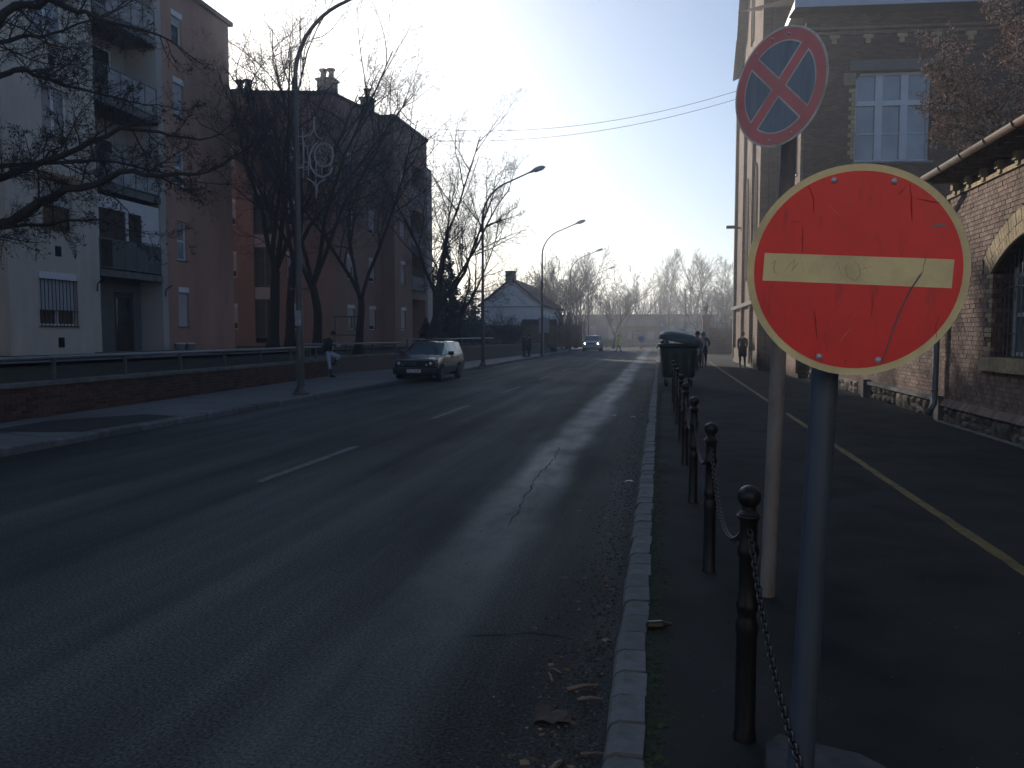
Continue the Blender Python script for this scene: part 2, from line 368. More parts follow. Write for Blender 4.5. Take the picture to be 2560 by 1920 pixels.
for pts in ([(-12.3, 12.6), (-11.0, 12.9), (-9.3, 12.3)], [(-12.4, 17.4), (-11, 17.2), (-9.3, 17.9)], [(-12.6, 22.8), (-9.3, 22.6)], [(-12.7, 26), (-9.3, 26.2)], [(-11.9, 10.2), (-10.6, 10.6), (-9.3, 10.2)], [(-10.5, 8), (-10.4, 10.5), (-10.7, 12.6)], [(-10.9, 12.9), (-10.8, 17.3)]):
    crack(b, pts, .016, .1245, rng)
tag(b.build('pavement_joints', M_crack), kind='structure')
b = MB(); b.quad((-10.9, 10.6, .124), (-9.25, 10.9, .124), (-9.25, 13.4, .124), (-10.1, 13.6, .124), (-11.1, 12.3, .124)); tag(b.build('asphalt_patch', M_patch), kind='structure')
b = MB()
for pts in ([(.0, 17.5), (2.3, 17.2), (5, 17.6)], [(.4, 7.9), (1.6, 8.3), (2.4, 7.9)]): crack(b, pts, .008, .1045, rng)
tag(b.build('path_cracks', M_crack), kind='structure')

# kerbs: every stone its own piece
def kerb_stone_mesh(name, L_, wd, h, rnd):
    b = MB(); prof = [(0, -.04), (0, h - rnd), (rnd * .3, h - rnd * .35), (rnd, h), (wd, h), (wd, -.04)]; g = .006
    for y in (g, L_ - g):
        for x, z in prof: b.v.append((x, y, z))
    n_ = len(prof)
    for k in range(n_): b.f.append([k, (k + 1) % n_, n_ + (k + 1) % n_, n_ + k][::-1])
    b.f.append(list(range(n_))); b.f.append([n_ + k for k in range(n_)][::-1])
    me = bpy.data.meshes.new(name); me.from_pydata(b.v, [], b.f); me.update(); me.materials.append(M_kerb); return me
kr = tag(bpy.data.objects.new('kerb_right', None), kind='structure'); col.objects.link(kr)
km = kerb_stone_mesh('kerb_stone', .25, .155, .106, .05)
for k in range(150):
    o = bpy.data.objects.new('kerb_stone', km); col.objects.link(o); o.parent = kr
    y = 1.6 + k * .25; o.location = (-.20 + rng.uniform(-.007, .007) - .0022 * y, y, rng.uniform(.0, .009)); o.rotation_euler = (rng.uniform(-.02, .02), rng.uniform(-.03, .03), rng.uniform(-.03, .03)); o.scale = (rng.uniform(.95, 1.05), 1, 1)
b = MB()
for k in range(200): y = 39.1 + .25 * k; b.box(-.29, -.09, y, y + .24, -.03, .105 + rng.uniform(-.005, .004))
for k in range(50): y = 1.6 - .25 * (k + 1); b.box(-.20, -.05, y, y + .24, -.03, .105)
tag(b.build('kerb_stones_beyond', M_kerb, kr), kind='stuff')
kl = tag(bpy.data.objects.new('kerb_left', None), kind='structure'); col.objects.link(kl)
km2 = kerb_stone_mesh('kerb_stone', 1.0, .15, .124, .03)
for k in range(70):
    o = bpy.data.objects.new('kerb_stone', km2); col.objects.link(o); o.parent = kl; y = 2 + k * 1.0
    o.location = (-9.03 + rng.uniform(-.01, .01), y, rng.uniform(-.012, .006)); o.rotation_euler = (0, rng.uniform(-.03, .03), math.pi + rng.uniform(-.008, .008)); o.location.y += 1
b = MB(); b.box(-9.2, -9.03, 72, 92, -.03, .12); b.box(-9.2, -9.03, -12, 2, -.03, .12); tag(b.build('kerb_beyond', M_kerb, kl), kind='stuff')

# gutter dirt, gravel and leaves along the right kerb
def scatter(name, m, n_, fx, fy, zf, size, r, flat=.25, kind='stuff'):
    b = MB()
    for _ in range(n_):
        y = fy(r); x = fx(r, y); z = zf(x, y); s = size * r.uniform(.4, 1.5); a = r.uniform(0, 6.3); e = r.uniform(.5, 1.0)
        c, s_ = math.cos(a), math.sin(a); h = s * flat
        i = len(b.v); b.v += [(x + c * s, y + s_ * s, z + .001), (x - s_ * s * e, y + c * s * e, z + .001), (x - c * s, y - s_ * s, z + .001), (x + s_ * s * e, y - c * s * e, z + .001), (x, y, z + h + .001)]
        b.f += [[i, i + 1, i + 4], [i + 1, i + 2, i + 4], [i + 2, i + 3, i + 4], [i + 3, i, i + 4]]
    return tag(b.build(name, m), kind=kind)
r_ = random.Random(3)
near = lambda r: 2.2 + 24 * r.random() ** 2.2
scatter('gutter_gravel', mat('grit', (.10, .09, .075), .9, .3, 20, island=.6), 2600, lambda r, y: -.24 - abs(r.gauss(0, .22)), near, lambda x, y: 0, .009, r_, .7)
scatter('gutter_soil_clods', M_soil, 1300, lambda r, y: -.26 - abs(r.gauss(0, .13)), near, lambda x, y: 0, .012, r_, .5)
scatter('fallen_leaves', M_leaf, 170, lambda r, y: -.28 - abs(r.gauss(0, .2)), near, lambda x, y: 0, .020, r_, .35)
scatter('pavement_grit', mat('grit2', (.09, .085, .08), .9, .3, 20, island=.8), 1500, lambda r, y: r.uniform(0, 4.8), near, lambda x, y: .1, .005, r_, .7)
scatter('kerb_moss', mat('moss', (.03, .045, .018), .95, .4, 20, island=.4), 2200, lambda r, y: -.05 + abs(r.gauss(0, .05)), near, lambda x, y: .1, .016, r_, .3)
scatter('road_grit', mat('grit3', (.08, .08, .08), .9, .3, 20, island=.8), 1500, lambda r, y: -.3 - 8 * r.random() ** 1.6, lambda r: 2.6 + 20 * r.random() ** 1.4, lambda x, y: 0, .007, r_, .6)
b = MB()
for (x, y, a, l, rr) in ((-.42, 3.55, .5, .16, .010), (-.50, 3.62, 1.9, .10, .007), (-.36, 3.46, .25, .12, .008), (-.40, 2.85, 1.2, .09, .012), (-.30, 3.0, .1, .14, .005), (-.47, 3.72, 2.5, .08, .005)):
    b.tube([(x, y, .012), (x + math.cos(a) * l * .5, y + math.sin(a) * l * .5, .02), (x + math.cos(a) * l, y + math.sin(a) * l, .012)], [rr, rr * .9, rr * .6], 6)
tag(b.build('twig_litter', mat('twig_litter_bark', (.20, .15, .11), .8, .2, 20), None), kind='stuff')
t = thing('crumpled_paper', 'crumpled pale brown paper scrap lying in the gutter by the kerb', 'litter', (-.45, 3.28, 0))
b = MB()
for i in range(7):
    for j in range(5): b.v.append((-.53 + i * .027 + r_.uniform(-.008, .008), 3.22 + j * .03 + r_.uniform(-.008, .008), .006 + r_.random() * .022))
for i in range(6):
    for j in range(4): a = i * 5 + j; b.f.append([a, a + 5, a + 6, a + 1])
b.build('paper_sheet', mat('old_paper', (.075, .062, .05), .9, .2, 20), t)
for x, y, lab in ((-.34, 8.9, 'small white paper scrap lying in the gutter beside the kerb'), (-.95, 16.2, 'white litter scrap on the road, the nearer to the middle of the lane'), (-.55, 16.0, 'white litter scrap on the road nearest the kerb'), (1.15, 2.95, 'white cigarette stub lying on the path behind the sign pole')):
    b = MB(); s_ = .055 if y > 5 else .02
    z = .104 if x > 0 else .004
    b.v = [(x - s_, y - .01, z), (x - s_ * .2, y - .03, z + .02), (x + s_, y, z + .004), (x + s_ * .3, y + .04, z + .018), (x - s_ * .7, y + .03, z + .01)]; b.f = [[0, 1, 4], [1, 3, 4], [1, 2, 3]]
    tag(b.build('litter_scrap', M_pvc), lab, 'litter')
b = MB(); b.lathe([(.001, -.06), (.022, -.05), (.024, .03), (.010, .06), (.008, .085), (.001, .086)], 10, (0, 0, 0), 'X')
o = b.build('discarded_bottle', mat('bottle_brown', (.03, .03, .02), .3, .2, 8)); o.location = (-.005, 4.17, .125); o.rotation_euler = (0, 0, .25); tag(o, 'small discarded brown bottle lying on the path near the kerb', 'bottle')

# ================================================================ BRICKWORK built brick by brick
def brick_wall(parent, fr, u0, u1, c0, c1, bl, bh, mo, dep, m, clip=None, near_u=None, most=300, r=random.Random(5), big_first=None, nm='brick'):
    rows = int((c1 - c0) / (bh + mo)); singles = []; rest = MB()
    for k in range(rows):
        z0 = c0 + k * (bh + mo); z1 = z0 + bh; off = (bl + mo) / 2 * (k % 2); u = u0 - off
        while u < u1:
            a, bb = max(u, u0), min(u + bl, u1); u += bl + mo
            if bb - a < .02: continue
            iv = [(a, bb)]
            if clip: iv = clip(a, bb, z0, z1)
            for a2, b2 in iv:
                if b2 - a2 < .015: continue
                pr = r.uniform(-.003, .004)
                if b2 - a2 > bl - 1e-4: singles.append((a2, z0, pr))
                else: rest.box(a2, b2, -dep, pr, z0, z1, fr)
    if near_u is not None: singles.sort(key=lambda q: near_u(q[0], q[1]))
    me = bpy.data.meshes.new(nm)
    q = MB().box(0, bl, -dep, 0, 0, bh); o0 = fr(0, 0, 0); U = fr(1, 0, 0) - o0; Nn = fr(0, 1, 0) - o0
    me.from_pydata(q.v, [], q.f); me.update(); me.materials.append(m)
    rot = Matrix((U, Nn, Vector((0, 0, 1)))).transposed().to_euler() if U.cross(Nn).z > 0 else None
    if rot is None:   # left-handed frame: mirror the mesh instead
        for v in me.vertices: v.co = (-v.co.x, v.co.y, v.co.z)
        me.flip_normals(); rot = Matrix((-U, Nn, Vector((0, 0, 1)))).transposed().to_euler()
    for a, z0, pr in singles[:most]:
        o = bpy.data.objects.new(nm, me); col.objects.link(o); o.parent = parent
        o.location = fr(a, pr, z0) - Vector(parent.location); o.rotation_euler = rot
    for a, z0, pr in singles[most:]: rest.box(a, a + bl, -dep, pr, z0, z0 + bh, fr)
    if rest.v: tag(rest.build('further_brickwork', m, parent), kind='stuff')

# ---- retaining wall on the left, with concrete coping and tubular handrail
def retaining(name, label, p0, p1, ztop, posts, railz, nbrick, lab_rail, raily=None):
    p0, p1 = Vector((*p0, 0)), Vector((*p1, 0)); u = (p1 - p0).normalized(); n_ = Vector((u.y, -u.x, 0)); L_ = (p1 - p0).length
    root = thing(name, label, 'wall', tuple(p0)); fr = frame(p0, u, n_)
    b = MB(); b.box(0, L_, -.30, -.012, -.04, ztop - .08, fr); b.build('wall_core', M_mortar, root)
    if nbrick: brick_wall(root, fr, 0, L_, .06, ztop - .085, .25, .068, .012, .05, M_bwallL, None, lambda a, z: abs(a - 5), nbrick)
    s_ = 0; k = 0
    cm = None
    while s_ < L_ - .05:
        e = min(s_ + 1.0, L_); b = MB(); dz = rng.uniform(-.006, .006)
        b.box(s_ + .005, e - .005, -.34, .04, ztop - .078 + dz, ztop + dz, fr); b.build('coping_slab', M_conc, root); s_ = e; k += 1
    if posts:
        rr = thing('handrail', lab_rail, 'railing', tuple(p0)); off = -.16
        for s_ in posts:
            b = MB(); b.box(s_ - .03, s_ + .03, off - .03, off + .03, ztop - .01, railz, fr); b.build('rail_post', M_lamp, rr)
        b = MB(); b.tube([fr(posts[0] - .6, off, railz), fr(posts[-1] + .5, off, railz)], .038, 10); b.build('rail_tube', mat('rail_grey', (.22, .23, .24), .45, .15, 4, metal=.3), rr, True)
    return root
retaining('retaining_wall', 'low dark brick retaining wall with concrete coping in front of the beige flats', (-11.35, 6.0), (-12.55, 27.6), .80, [.6 + 2.25 * k for k in range(10)], 1.26, 300, 'grey tubular handrail on the wall in front of the beige flats')
b = MB()
retaining('retaining_wall', 'brick retaining wall set back behind the parked dark estate car', (-13.45, 27.6), (-12.2, 36), .84, [.5, 3.2, 5.4, 7.6], 1.34, 0, 'grey handrail on the set back wall behind the dark estate car')
retaining('retaining_wall', 'long brick retaining wall running past the couple and the far lamp posts', (-12.2, 36), (-10.2, 72), 1.0, [.4 + 2.2 * k for k in range(8)], 1.5, 0, 'metal handrail on the far wall by the second lamp post')
b = MB(); b.box(-13.5, -12.66, 27.3, 27.6, -.04, .79); o = b.build('wall_return', M_bwallL); tag(o, 'short brick return closing the end of the low wall by the leaning man', 'wall')

# ================================================================ WALLS WITH OPENINGS, WINDOWS
def holed(b, fr, u0, u1, c0, c1, holes, dep=.22):
    us = sorted({u0, u1, *[h[0] for h in holes], *[h[1] for h in holes]}); cs = sorted({c0, c1, *[h[2] for h in holes], *[h[3] for h in holes]})
    us = [x for x in us if u0 <= x <= u1]; cs = [x for x in cs if c0 <= x <= c1]
    for a, a2 in zip(us, us[1:]):
        for c, c2 in zip(cs, cs[1:]):
            mu, mc = (a + a2) / 2, (c + c2) / 2
            if any(h[0] < mu < h[1] and h[2] < mc < h[3] for h in holes): continue
            b.quad(fr(a, 0, c), fr(a2, 0, c), fr(a2, 0, c2), fr(a, 0, c2))
    for h in holes:
        a, a2, c, c2 = h[:4]; d = h[4] if len(h) > 4 else dep
        b.quad(fr(a, 0, c), fr(a, -d, c), fr(a, -d, c2), fr(a, 0, c2)); b.quad(fr(a2, 0, c), fr(a2, 0, c2), fr(a2, -d, c2), fr(a2, -d, c))
        b.quad(fr(a, 0, c), fr(a2, 0, c), fr(a2, -d, c), fr(a, -d, c)); b.quad(fr(a, 0, c2), fr(a, -d, c2), fr(a2, -d, c2), fr(a2, 0, c2))
def window(parent, fr, u0, u1, c0, c1, dep=.14, cols=2, shut=0, box=False, glass=None, sill=True, fm=None, sm=None, transom=None, name='window'):
    fm = fm or M_pvc; b = MB(); t = .06; d0, d1 = -dep - .06, -dep
    top = c1 - (.2 if box else 0)
    b.box(u0, u0 + t, d0, d1, c0, top, fr); b.box(u1 - t, u1, d0, d1, c0, top, fr); b.box(u0 + t, u1 - t, d0, d1, c0, c0 + t, fr); b.box(u0 + t, u1 - t, d0, d1, top - t, top, fr)
    for k in range(1, cols): m_ = u0 + (u1 - u0) * k / cols; b.box(m_ - .05, m_ + .05, d0 + .003, d1 + .004, c0 + t, top - t, fr)
    if transom: b.box(u0 + t, u1 - t, d0 + .002, d1 + .002, transom - .04, transom + .04, fr)
    wn = b.build(name, fm, parent)
    g = MB(); g.box(u0 + t * .5, u1 - t * .5, d0 + .02, d0 + .03, c0 + t * .5, top - t * .5, fr); g.build('pane', glass or M_glass, wn)
    if box: g = MB(); g.box(u0, u1, -dep - .08, .02, top, c1, fr); g.build('shutter_box', sm or M_pvc, wn)
    if shut > 0:
        zb = top - (top - c0) * shut; g = MB(); n_ = max(2, int((top - zb) / .055)); h = (top - zb) / n_
        for k in range(n_): g.box(u0 + .02, u1 - .02, d1 + .012, d1 + .026, zb + k * h + .006, zb + (k + 1) * h - .002, fr)
        g.box(u0 + .02, u1 - .02, d1 + .008, d1 + .014, zb, top, fr)
        g.build('roller_shutter', sm or M_shut, wn)
    if sill: g = MB(); g.box(u0 - .05, u1 + .05, d1, .05, c0 - .035, c0 - .003, fr); g.build('sill', M_gal, wn)
    return wn

# ---------------------------------------------------------------- block of flats, nearer: beige bay front, terracotta end
fl = thing('block_of_flats', 'nearest block of flats, beige with recessed balconies and a terracotta end wall', 'building', (-17.7, 20, 1.0))
H = 14.45
frA = frame((-17.7, 0, 0), (0, 1, 0), (1, 0, 0))      # u = world Y
z_g = [1.98, 5.03, 7.77, 10.53]
hol = [(19.36, 20.81, 1.98, 3.56), (19.61, 20.78, 4.83, 6.34), (19.7, 20.75, 7.6, 9.0), (19.36, 20.70, 10.4, 11.8)]
b = MB(); holed(b, frA, 18.3, 21.85, .3, H, hol, .2)
b.quad(frA(18.3, 0, .3), frA(18.3, 0, H), frA(18.3, -.35, H), frA(18.3, -.35, .3))
b.build('wall', M_beige, fl)
frS = frame((-18.05, 0, 0), (0, 1, 0), (1, 0, 0))
b = MB(); holed(b, frS, 4, 18.3, .3, H, [(14.4, 15.9, z, z + 1.45) for z in (2, 4.8, 7.6, 10.4)] + [(9.6, 11.1, z, z + 1.45) for z in (2, 4.8, 7.6, 10.4)]); b.build('wall', M_grey, fl)
for z in (2, 4.8, 7.6, 10.4):
    for u_ in (14.4, 9.6): window(fl, frS, u_, u_ + 1.5, z, z + 1.45, shut=.4, box=True)
# loggia bay, recessed 1.3 m, slabs and parapets flush with the facade
b = MB()
b.quad(frA(21.85, 0, 3.6), frA(21.85, -1.3, 3.6), frA(21.85, -1.3, H), frA(21.85, 0, H)); b.quad(frA(25.0, 0, 3.6), frA(25.0, 0, H), frA(25.0, -1.3, H), frA(25.0, -1.3, 3.6))
b.quad(frA(21.85, 0, 1.1), frA(21.85, -.9, 1.1), frA(21.85, -.9, 3.6), frA(21.85, 0, 3.6)); b.quad(frA(25.0, 0, 1.1), frA(25.0, 0, 3.6), frA(25.0, -.9, 3.6), frA(25.0, -.9, 1.1))
b.build('loggia_side_wall', M_grey, fl)
b = MB(); holed(b, frame((-19.0, 0, 0), (0, 1, 0), (1, 0, 0)), 21.85, 25.0, 3.6, H, [(22.1, 23.0, z, z + 2.1) for z in (3.95, 6.75, 9.5, 12.2)] + [(23.2, 24.4, z + .8, z + 2.1) for z in (3.95, 6.75, 9.5, 12.2)], .1); b.build('loggia_back_wall', M_grey, fl)
frB = frame((-19.0, 0, 0), (0, 1, 0), (1, 0, 0))
for k, z in enumerate((3.95, 6.75, 9.5, 12.2)):
    g = window(fl, frB, 22.1, 23.0, z, z + 2.1, .05, 1, 0, False, M_glass, False, name='balcony_door'); window(fl, frB, 23.2, 24.4, z + .8, z + 2.1, .05, 1, .3 if k % 2 else 0, False, M_glass, False)
for k, z in enumerate((3.83, 6.6, 9.38, 12.08)):
    b = MB(); b.box(21.86, 25.0, -1.29, .04, z - .22, z, frA); b.build('balcony_slab', M_conc, fl)
    bal = MB(); hh = 1.02
    bal.box(21.87, 24.99, -.03, .0, z + hh - .04, z + hh, frA); bal.box(21.87, 24.99, -.03, .0, z + .06, z + .10, frA)
    for j in range(6): u_ = 21.9 + j * (3.05 / 5); bal.box(u_ - .02, u_ + .02, -.035, .004, z, z + hh, frA)
    for j in range(1, 6): u_ = 21.9 + j * .1; bal.box(u_ - .008, u_ + .008, -.02, -.008, z + .08, z + hh - .03, frA)
    bo = bal.build('balcony_railing', M_greyd, fl)
    for j in range(1, 5):
        u_ = 21.92 + j * (3.05 / 5); g = MB(); g.box(u_, u_ + 3.05 / 5 - .04, -.022, -.012, z + .10, z + hh - .04, frA)
        g.build('railing_panel', mat('panel_pale', (.34, .35, .36), .6, .2, 2, grime=(.2, .2, .2)) if k > 0 else mat('panel_grey', (.10, .11, .12), .6, .2, 2), bo)
# first floor loggia glazed in with a white frame and one white panel
b = MB(); z0, z1 = 4.86, 5.95; ins = -.06
b.box(21.9, 24.98, ins - .05, ins, z1 - .12, z1 + .28, frA)
for u_, t in ((21.9, .05), (23.24, .12), (24.05, .05), (24.93, .05)): b.box(u_, u_ + t, ins - .05, ins + .003, z0, z1 - .12, frA)
wf = b.build('balcony_glazing_frame', M_pvc, fl)
g = MB(); g.box(24.10, 24.93, ins - .03, ins - .01, z0, z1 - .12, frA); g.build('white_panel', M_pvc, wf)
g = MB(); g.box(21.95, 23.24, ins - .04, ins - .035, z0, z1 - .12, frA); g.box(23.36, 24.05, ins - .04, ins - .035, z0, z1 - .12, frA); g.build('pane', mat('dark_glass', (.006, .006, .008), .3, .1), wf)
# entrance recess
b = MB(); frE = frame((-18.6, 0, 0), (0, 1, 0), (1, 0, 0)); holed(b, frE, 21.85, 25.0, 1.1, 3.62, [(23.6, 24.6, 1.12, 3.2)], .06); b.build('entrance_wall', M_greyd, fl)
b = MB(); b.box(23.62, 24.58, -.10, -.04, 1.12, 3.18, frE); d_ = b.build('entrance_door', mat('door_brown', (.055, .045, .04), .5), fl); b = MB(); b.box(23.75, 24.45, -.045, -.036, 2.0, 3.0, frE); b.build('pane', M_glass, d_)
b = MB(); b.box(22.25, 22.52, .0, .03, 2.42, 2.68, frE); i_ = b.build('intercom_plate', M_greyd, fl); b = MB(); b.box(22.27, 22.52, .0, .02, 2.2, 2.36, frE); b.build('notice_plate', M_cream, fl)
for u_ in (21.68, 25.13): b = MB(); b.tube([frA(u_, .02, 3.1), frA(u_, .05, 3.35), frA(u_, .3, 3.5)], .02, 6); b.build('wall_bracket', M_iron, fl)
# terracotta end wall with narrow windows, plus a pale pier between
b = MB(); b.quad(frA(25.0, 0, .4), frA(25.32, 0, .4), frA(25.32, 0, H), frA(25.0, 0, H)); b.build('pier', M_grey, fl)
hol = [(25.92, 26.56, c, c2) for c, c2 in ((2.03, 3.5), (4.5, 5.95), (7.2, 8.67), (9.76, 11.2), (12.4, 13.6))]
b = MB(); holed(b, frA, 25.32, 29.75, .4, H, hol, .18)
b.quad((-17.7, 29.75, .4), (-30, 29.75, .4), (-30, 29.75, H), (-17.7, 29.75, H)); b.build('wall', M_terra, fl)
b = MB(); b.quad((-30, 29.75, .4), (-30, 4, .4), (-30, 4, H), (-30, 29.75, H)); b.quad((-30, 4, .4), (-18.05, 4, .4), (-18.05, 4, H), (-30, 4, H)); b.build('wall', M_beige, fl)
b = MB(); b.box(-30.1, -17.55, 3.9, 29.9, H, H + .16); b.build('roof', M_rooft, fl)
window(fl, frA, 25.92, 26.56, 2.03, 3.5, .1, 1, 1.0, True)
for c, c2, s_ in ((4.5, 5.95, 0), (7.2, 8.67, 0), (9.76, 11.2, .9), (12.4, 13.6, .3)): window(fl, frA, 25.92, 26.56, c, c2, .1, 1, s_, s_ > 0, M_curt if s_ == 0 else M_glass, transom=(c + c2) / 2 if s_ == 0 else None)
wg = window(fl, frA, 19.36, 20.81, 1.98, 3.56, .08, 2, .66, True)
b = MB()
for k in range(11): u_ = 19.38 + k * .141; b.box(u_ - .008, u_ + .008, .03, .046, 1.95, 3.36, frA)
for z in (1.97, 2.42, 3.34): b.box(19.34, 20.83, .026, .05, z - .012, z + .012, frA)
b.build('window_bars', M_iron, wg)
window(fl, frA, 19.61, 20.78, 4.83, 6.34, .12, 2, .45, True, sm=None, fm=M_shutd)
b = MB(); b.box(19.5, 20.9, -.05, .28, 6.22, 6.42, frA); b.build('awning_box', mat('awning_tan', (.28, .2, .12), .8), fl)
window(fl, frA, 19.7, 20.75, 7.6, 9.0, .12, 2, 0, False, M_curt)
window(fl, frA, 19.36, 20.70, 10.4, 11.8, .12, 2, 0, True, M_curt)
for z in (1.48, 4.2, 7.0, 9.76): b = MB(); b.box(20.02, 20.25, -.03, .012, z - .15, z + .15, frA); b.build('vent_hole', M_dark, fl)
for z in (2.05, 2.27): b = MB(); b.box(17.7, 18.05, 0, .02, z - .08, z + .08, frS); b.build('address_plate', M_pvc, fl)
for x, y, lab in ((-17.0, 24.9, 'grey rubbish bin by the wall of the flats, the left one of two'), (-16.9, 25.35, 'grey rubbish bin by the wall of the flats, the right one of two')):
    t = thing('rubbish_bin', lab, 'bin', (x, y, 1.0)); b = MB(); b.lathe([(.16, 0), (.19, .35), (.19, .36)], 12, (x, y, 1.02)); b.build('bin_body', mat('bin_grey', (.14, .15, .15), .6), t, True, autos=True); b = MB(); b.lathe([(.2, 0), (.2, .04), (.05, .06)], 12, (x, y, 1.38)); b.build('lid', M_lampglass, t, True, autos=True)

# ---------------------------------------------------------------- second block of flats: stepped terracotta volumes
f2 = thing('block_of_flats', 'stepped terracotta block of flats with chimneys, behind the bare street trees', 'building', (-17.4, 38, 1.0))
fr1 = frame((0, 43.1, 0), (1, .22, 0), (.22, -1, 0))   # faces the camera
k1 = math.hypot(1, .22)
U0, U1 = -26 * k1, -17.4 * k1
def fx(x): return x * k1
zs = [1.9, 4.7, 7.5, 10.3]
hol = []
for z in zs: hol += [(fx(-19.9), fx(-19.2), z + .1, z + 1.5), (fx(-25), fx(-24.2), z + .1, z + 1.5), (fx(-23.0), fx(-22.5), z + .1, z + 1.5)]
hol.append((fx(-21.6), fx(-20.5), 1.3, 13.3))
b = MB(); holed(b, fr1, U0, U1, .4, 14.5, hol, .2); b.build('wall', M_terra2, f2)
for z in zs:
    window(f2, fr1, fx(-19.9), fx(-19.2), z + .1, z + 1.5, .1, 1, .5, True); window(f2, fr1, fx(-25), fx(-24.2), z + .1, z + 1.5, .1, 1, 0, True); window(f2, fr1, fx(-23.0), fx(-22.5), z + .1, z + 1.5, .1, 1, .7, True)
    window(f2, fr1, fx(-21.6), fx(-20.5), z - .35, z + 1.75, .1, 2, 0, False, mat('stair_glass', (.06, .09, .10), .15, .2, 2, spec=.7), False, fm=M_greyd)
    b = MB(); b.box(fx(-21.6), fx(-20.5), -.16, -.04, z + 1.75, z + 2.4, fr1); b.build('spandrel_panel', M_grey, f2)
cy = 43.1 + (-17.4) * .22   # world Y of the front corner
frC = frame((-17.4, cy, 0), (0.2, 1, 0), (1, -.2, 0))
LC = 4.8
b = MB(); holed(b, frC, 0, LC, .4, 14.5, [(1.2, 1.9, z + .1, z + 1.5) for z in zs] + [(3.4, 4.1, z + .1, z + 1.5) for z in zs], .18); b.build('wall', M_terra2, f2)
for z in zs: window(f2, frC, 1.2, 1.9, z + .1, z + 1.5, .1, 1, .4, True); window(f2, frC, 3.4, 4.1, z + .1, z + 1.5, .1, 1, .8, True)
e = frC(LC, 0, 0)
frD = frame(e, (1, -.1, 0), (-.1, -1, 0))
b = MB(); holed(b, frD, 0, .85, .4, 14.5, [], .1); b.build('wall', M_terra2, f2)
e2 = frD(.85, 0, 0)
frG = frame(e2, (.03, 1, 0), (1, -.03, 0)); LG = 6.0
b = MB(); holed(b, frG, 0, LG, .4, 14.5, [(1.0, 1.8, z + .1, z + 1.5) for z in zs] + [(3.0, 5.5, z - .2, z + 2.15, 1.2) for z in zs[1:]] + [(3.0, 5.5, 1.3, 4.0, 1.2)], .18)
b.quad(frG(LG, 0, .4), frG(LG, -14, .4), frG(LG, -14, 14.5), frG(LG, 0, 14.5)); b.build('wall', M_terra2, f2)
for z in zs: window(f2, frG, 1.0, 1.8, z + .1, z + 1.5, .1, 1, .9, True)
b = MB(); b.box(3.0, 5.5, -1.25, -1.2, 1.2, 13.6, frG); b.build('loggia_back_wall', M_beige, f2)
for z in zs[1:]:
    b = MB(); b.box(3.02, 5.48, -1.15, .03, z - .36, z - .2, frG); b.build('balcony_slab', M_conc, f2)
    b = MB(); b.box(3.02, 5.48, -.02, .0, z + .76, z + .8, frG)
    for j in range(12): b.box(3.06 + j * .2, 3.09 + j * .2, -.02, 0, z - .2, z + .78, frG)
    rb = b.build('balcony_railing', M_greyd, f2); g = MB(); g.box(3.1, 5.4, -.035, -.025, z - .1, z + .74, frG); g.build('railing_panel', mat('panel_pale2', (.45, .46, .47), .6), rb)
b = MB(); b.box(LG + .01, LG + 1.3, -3.5, -.1, .4, 12.9, frG); b.build('wall', M_beige, f2)
# roof: outline polygon of the stepped plan
out = [fr1(U0, 0, 0), fr1(U1, 0, 0), e, e2, frG(LG, 0, 0), frG(LG, -14, 0)]
b = MB(); i_ = [Vector((p.x, p.y, 14.5)) for p in out]; m_ = len(i_)
cen = sum(i_, Vector()) / m_
lo = [cen + (p - cen) * 1.02 for p in i_]; b.v = [tuple(p) for p in lo] + [(p.x, p.y, 14.68) for p in lo]; b.f = [list(range(m_))[::-1], [m_ + k for k in range(m_)]] + [[k, (k + 1) % m_, m_ + (k + 1) % m_, m_ + k] for k in range(m_)]
b.build('roof', M_rooft, f2)
b = MB(); b.quad(fr1(U0, 0, .4), fr1(U0, 0, 14.5), frG(LG, -14, 14.5), frG(LG, -14, .4)); b.build('wall', M_terra2, f2)
def chimney(x, y, wx, h, pots):
    b = MB(); b.box(x, x + wx, y, y + .7, 14.6, 14.6 + h); b.box(x - .08, x + wx + .08, y - .08, y + .78, 14.6 + h, 14.72 + h); c = b.build('chimney', M_greyd, f2)
    for k in range(pots):
        cx = x + wx * (k + .5) / pots; b = MB(); b.lathe([(.16, 14.7 + h), (.15, 15.1 + h), (.24, 15.2 + h), (.24, 15.26 + h)], 10, (cx, y + .35, 0)); b.build('chimney_pot', M_greyd, c)
chimney(-22.7, 38.5, .9, .15, 2); chimney(-18.3, 39.4, .9, .75, 2); chimney(-17.3, 43.0, .62, .75, 1)
b = MB(); b.tube([(-19.6, 40.2, 14.6), (-19.6, 40.2, 18.6)], .03, 6); b.build('antenna', M_greyd, f2)
shade_block = thing('block_of_flats', 'unseen tall block added to shade the road, hidden behind the stepped terracotta flats', 'building', (-36, 78, 1.0))  # added out of view to throw its shadow over the road
b = MB(); b.box(-42, -30, 58, 98, .3, 20); b.build('wall', M_terra, shade_block); b = MB(); b.box(-42.2, -29.8, 57.8, 98.2, 20, 20.2); b.build('roof', M_rooft, shade_block)
f4 = thing('bounce_house', 'pale rendered house added behind the camera to bounce sunlight onto the signs', 'building', (2, -16, 0))  # added out of view; its sunlit front reflects light onto the signs
fr4 = frame((-16, -15, 0), (1, 0, 0), (0, 1, 0)); hol = [(2 + k * 3.4, 3.3 + k * 3.4, z, z + 1.9) for k in range(12) for z in (1.2, 4.8, 8.2, 11.4)]
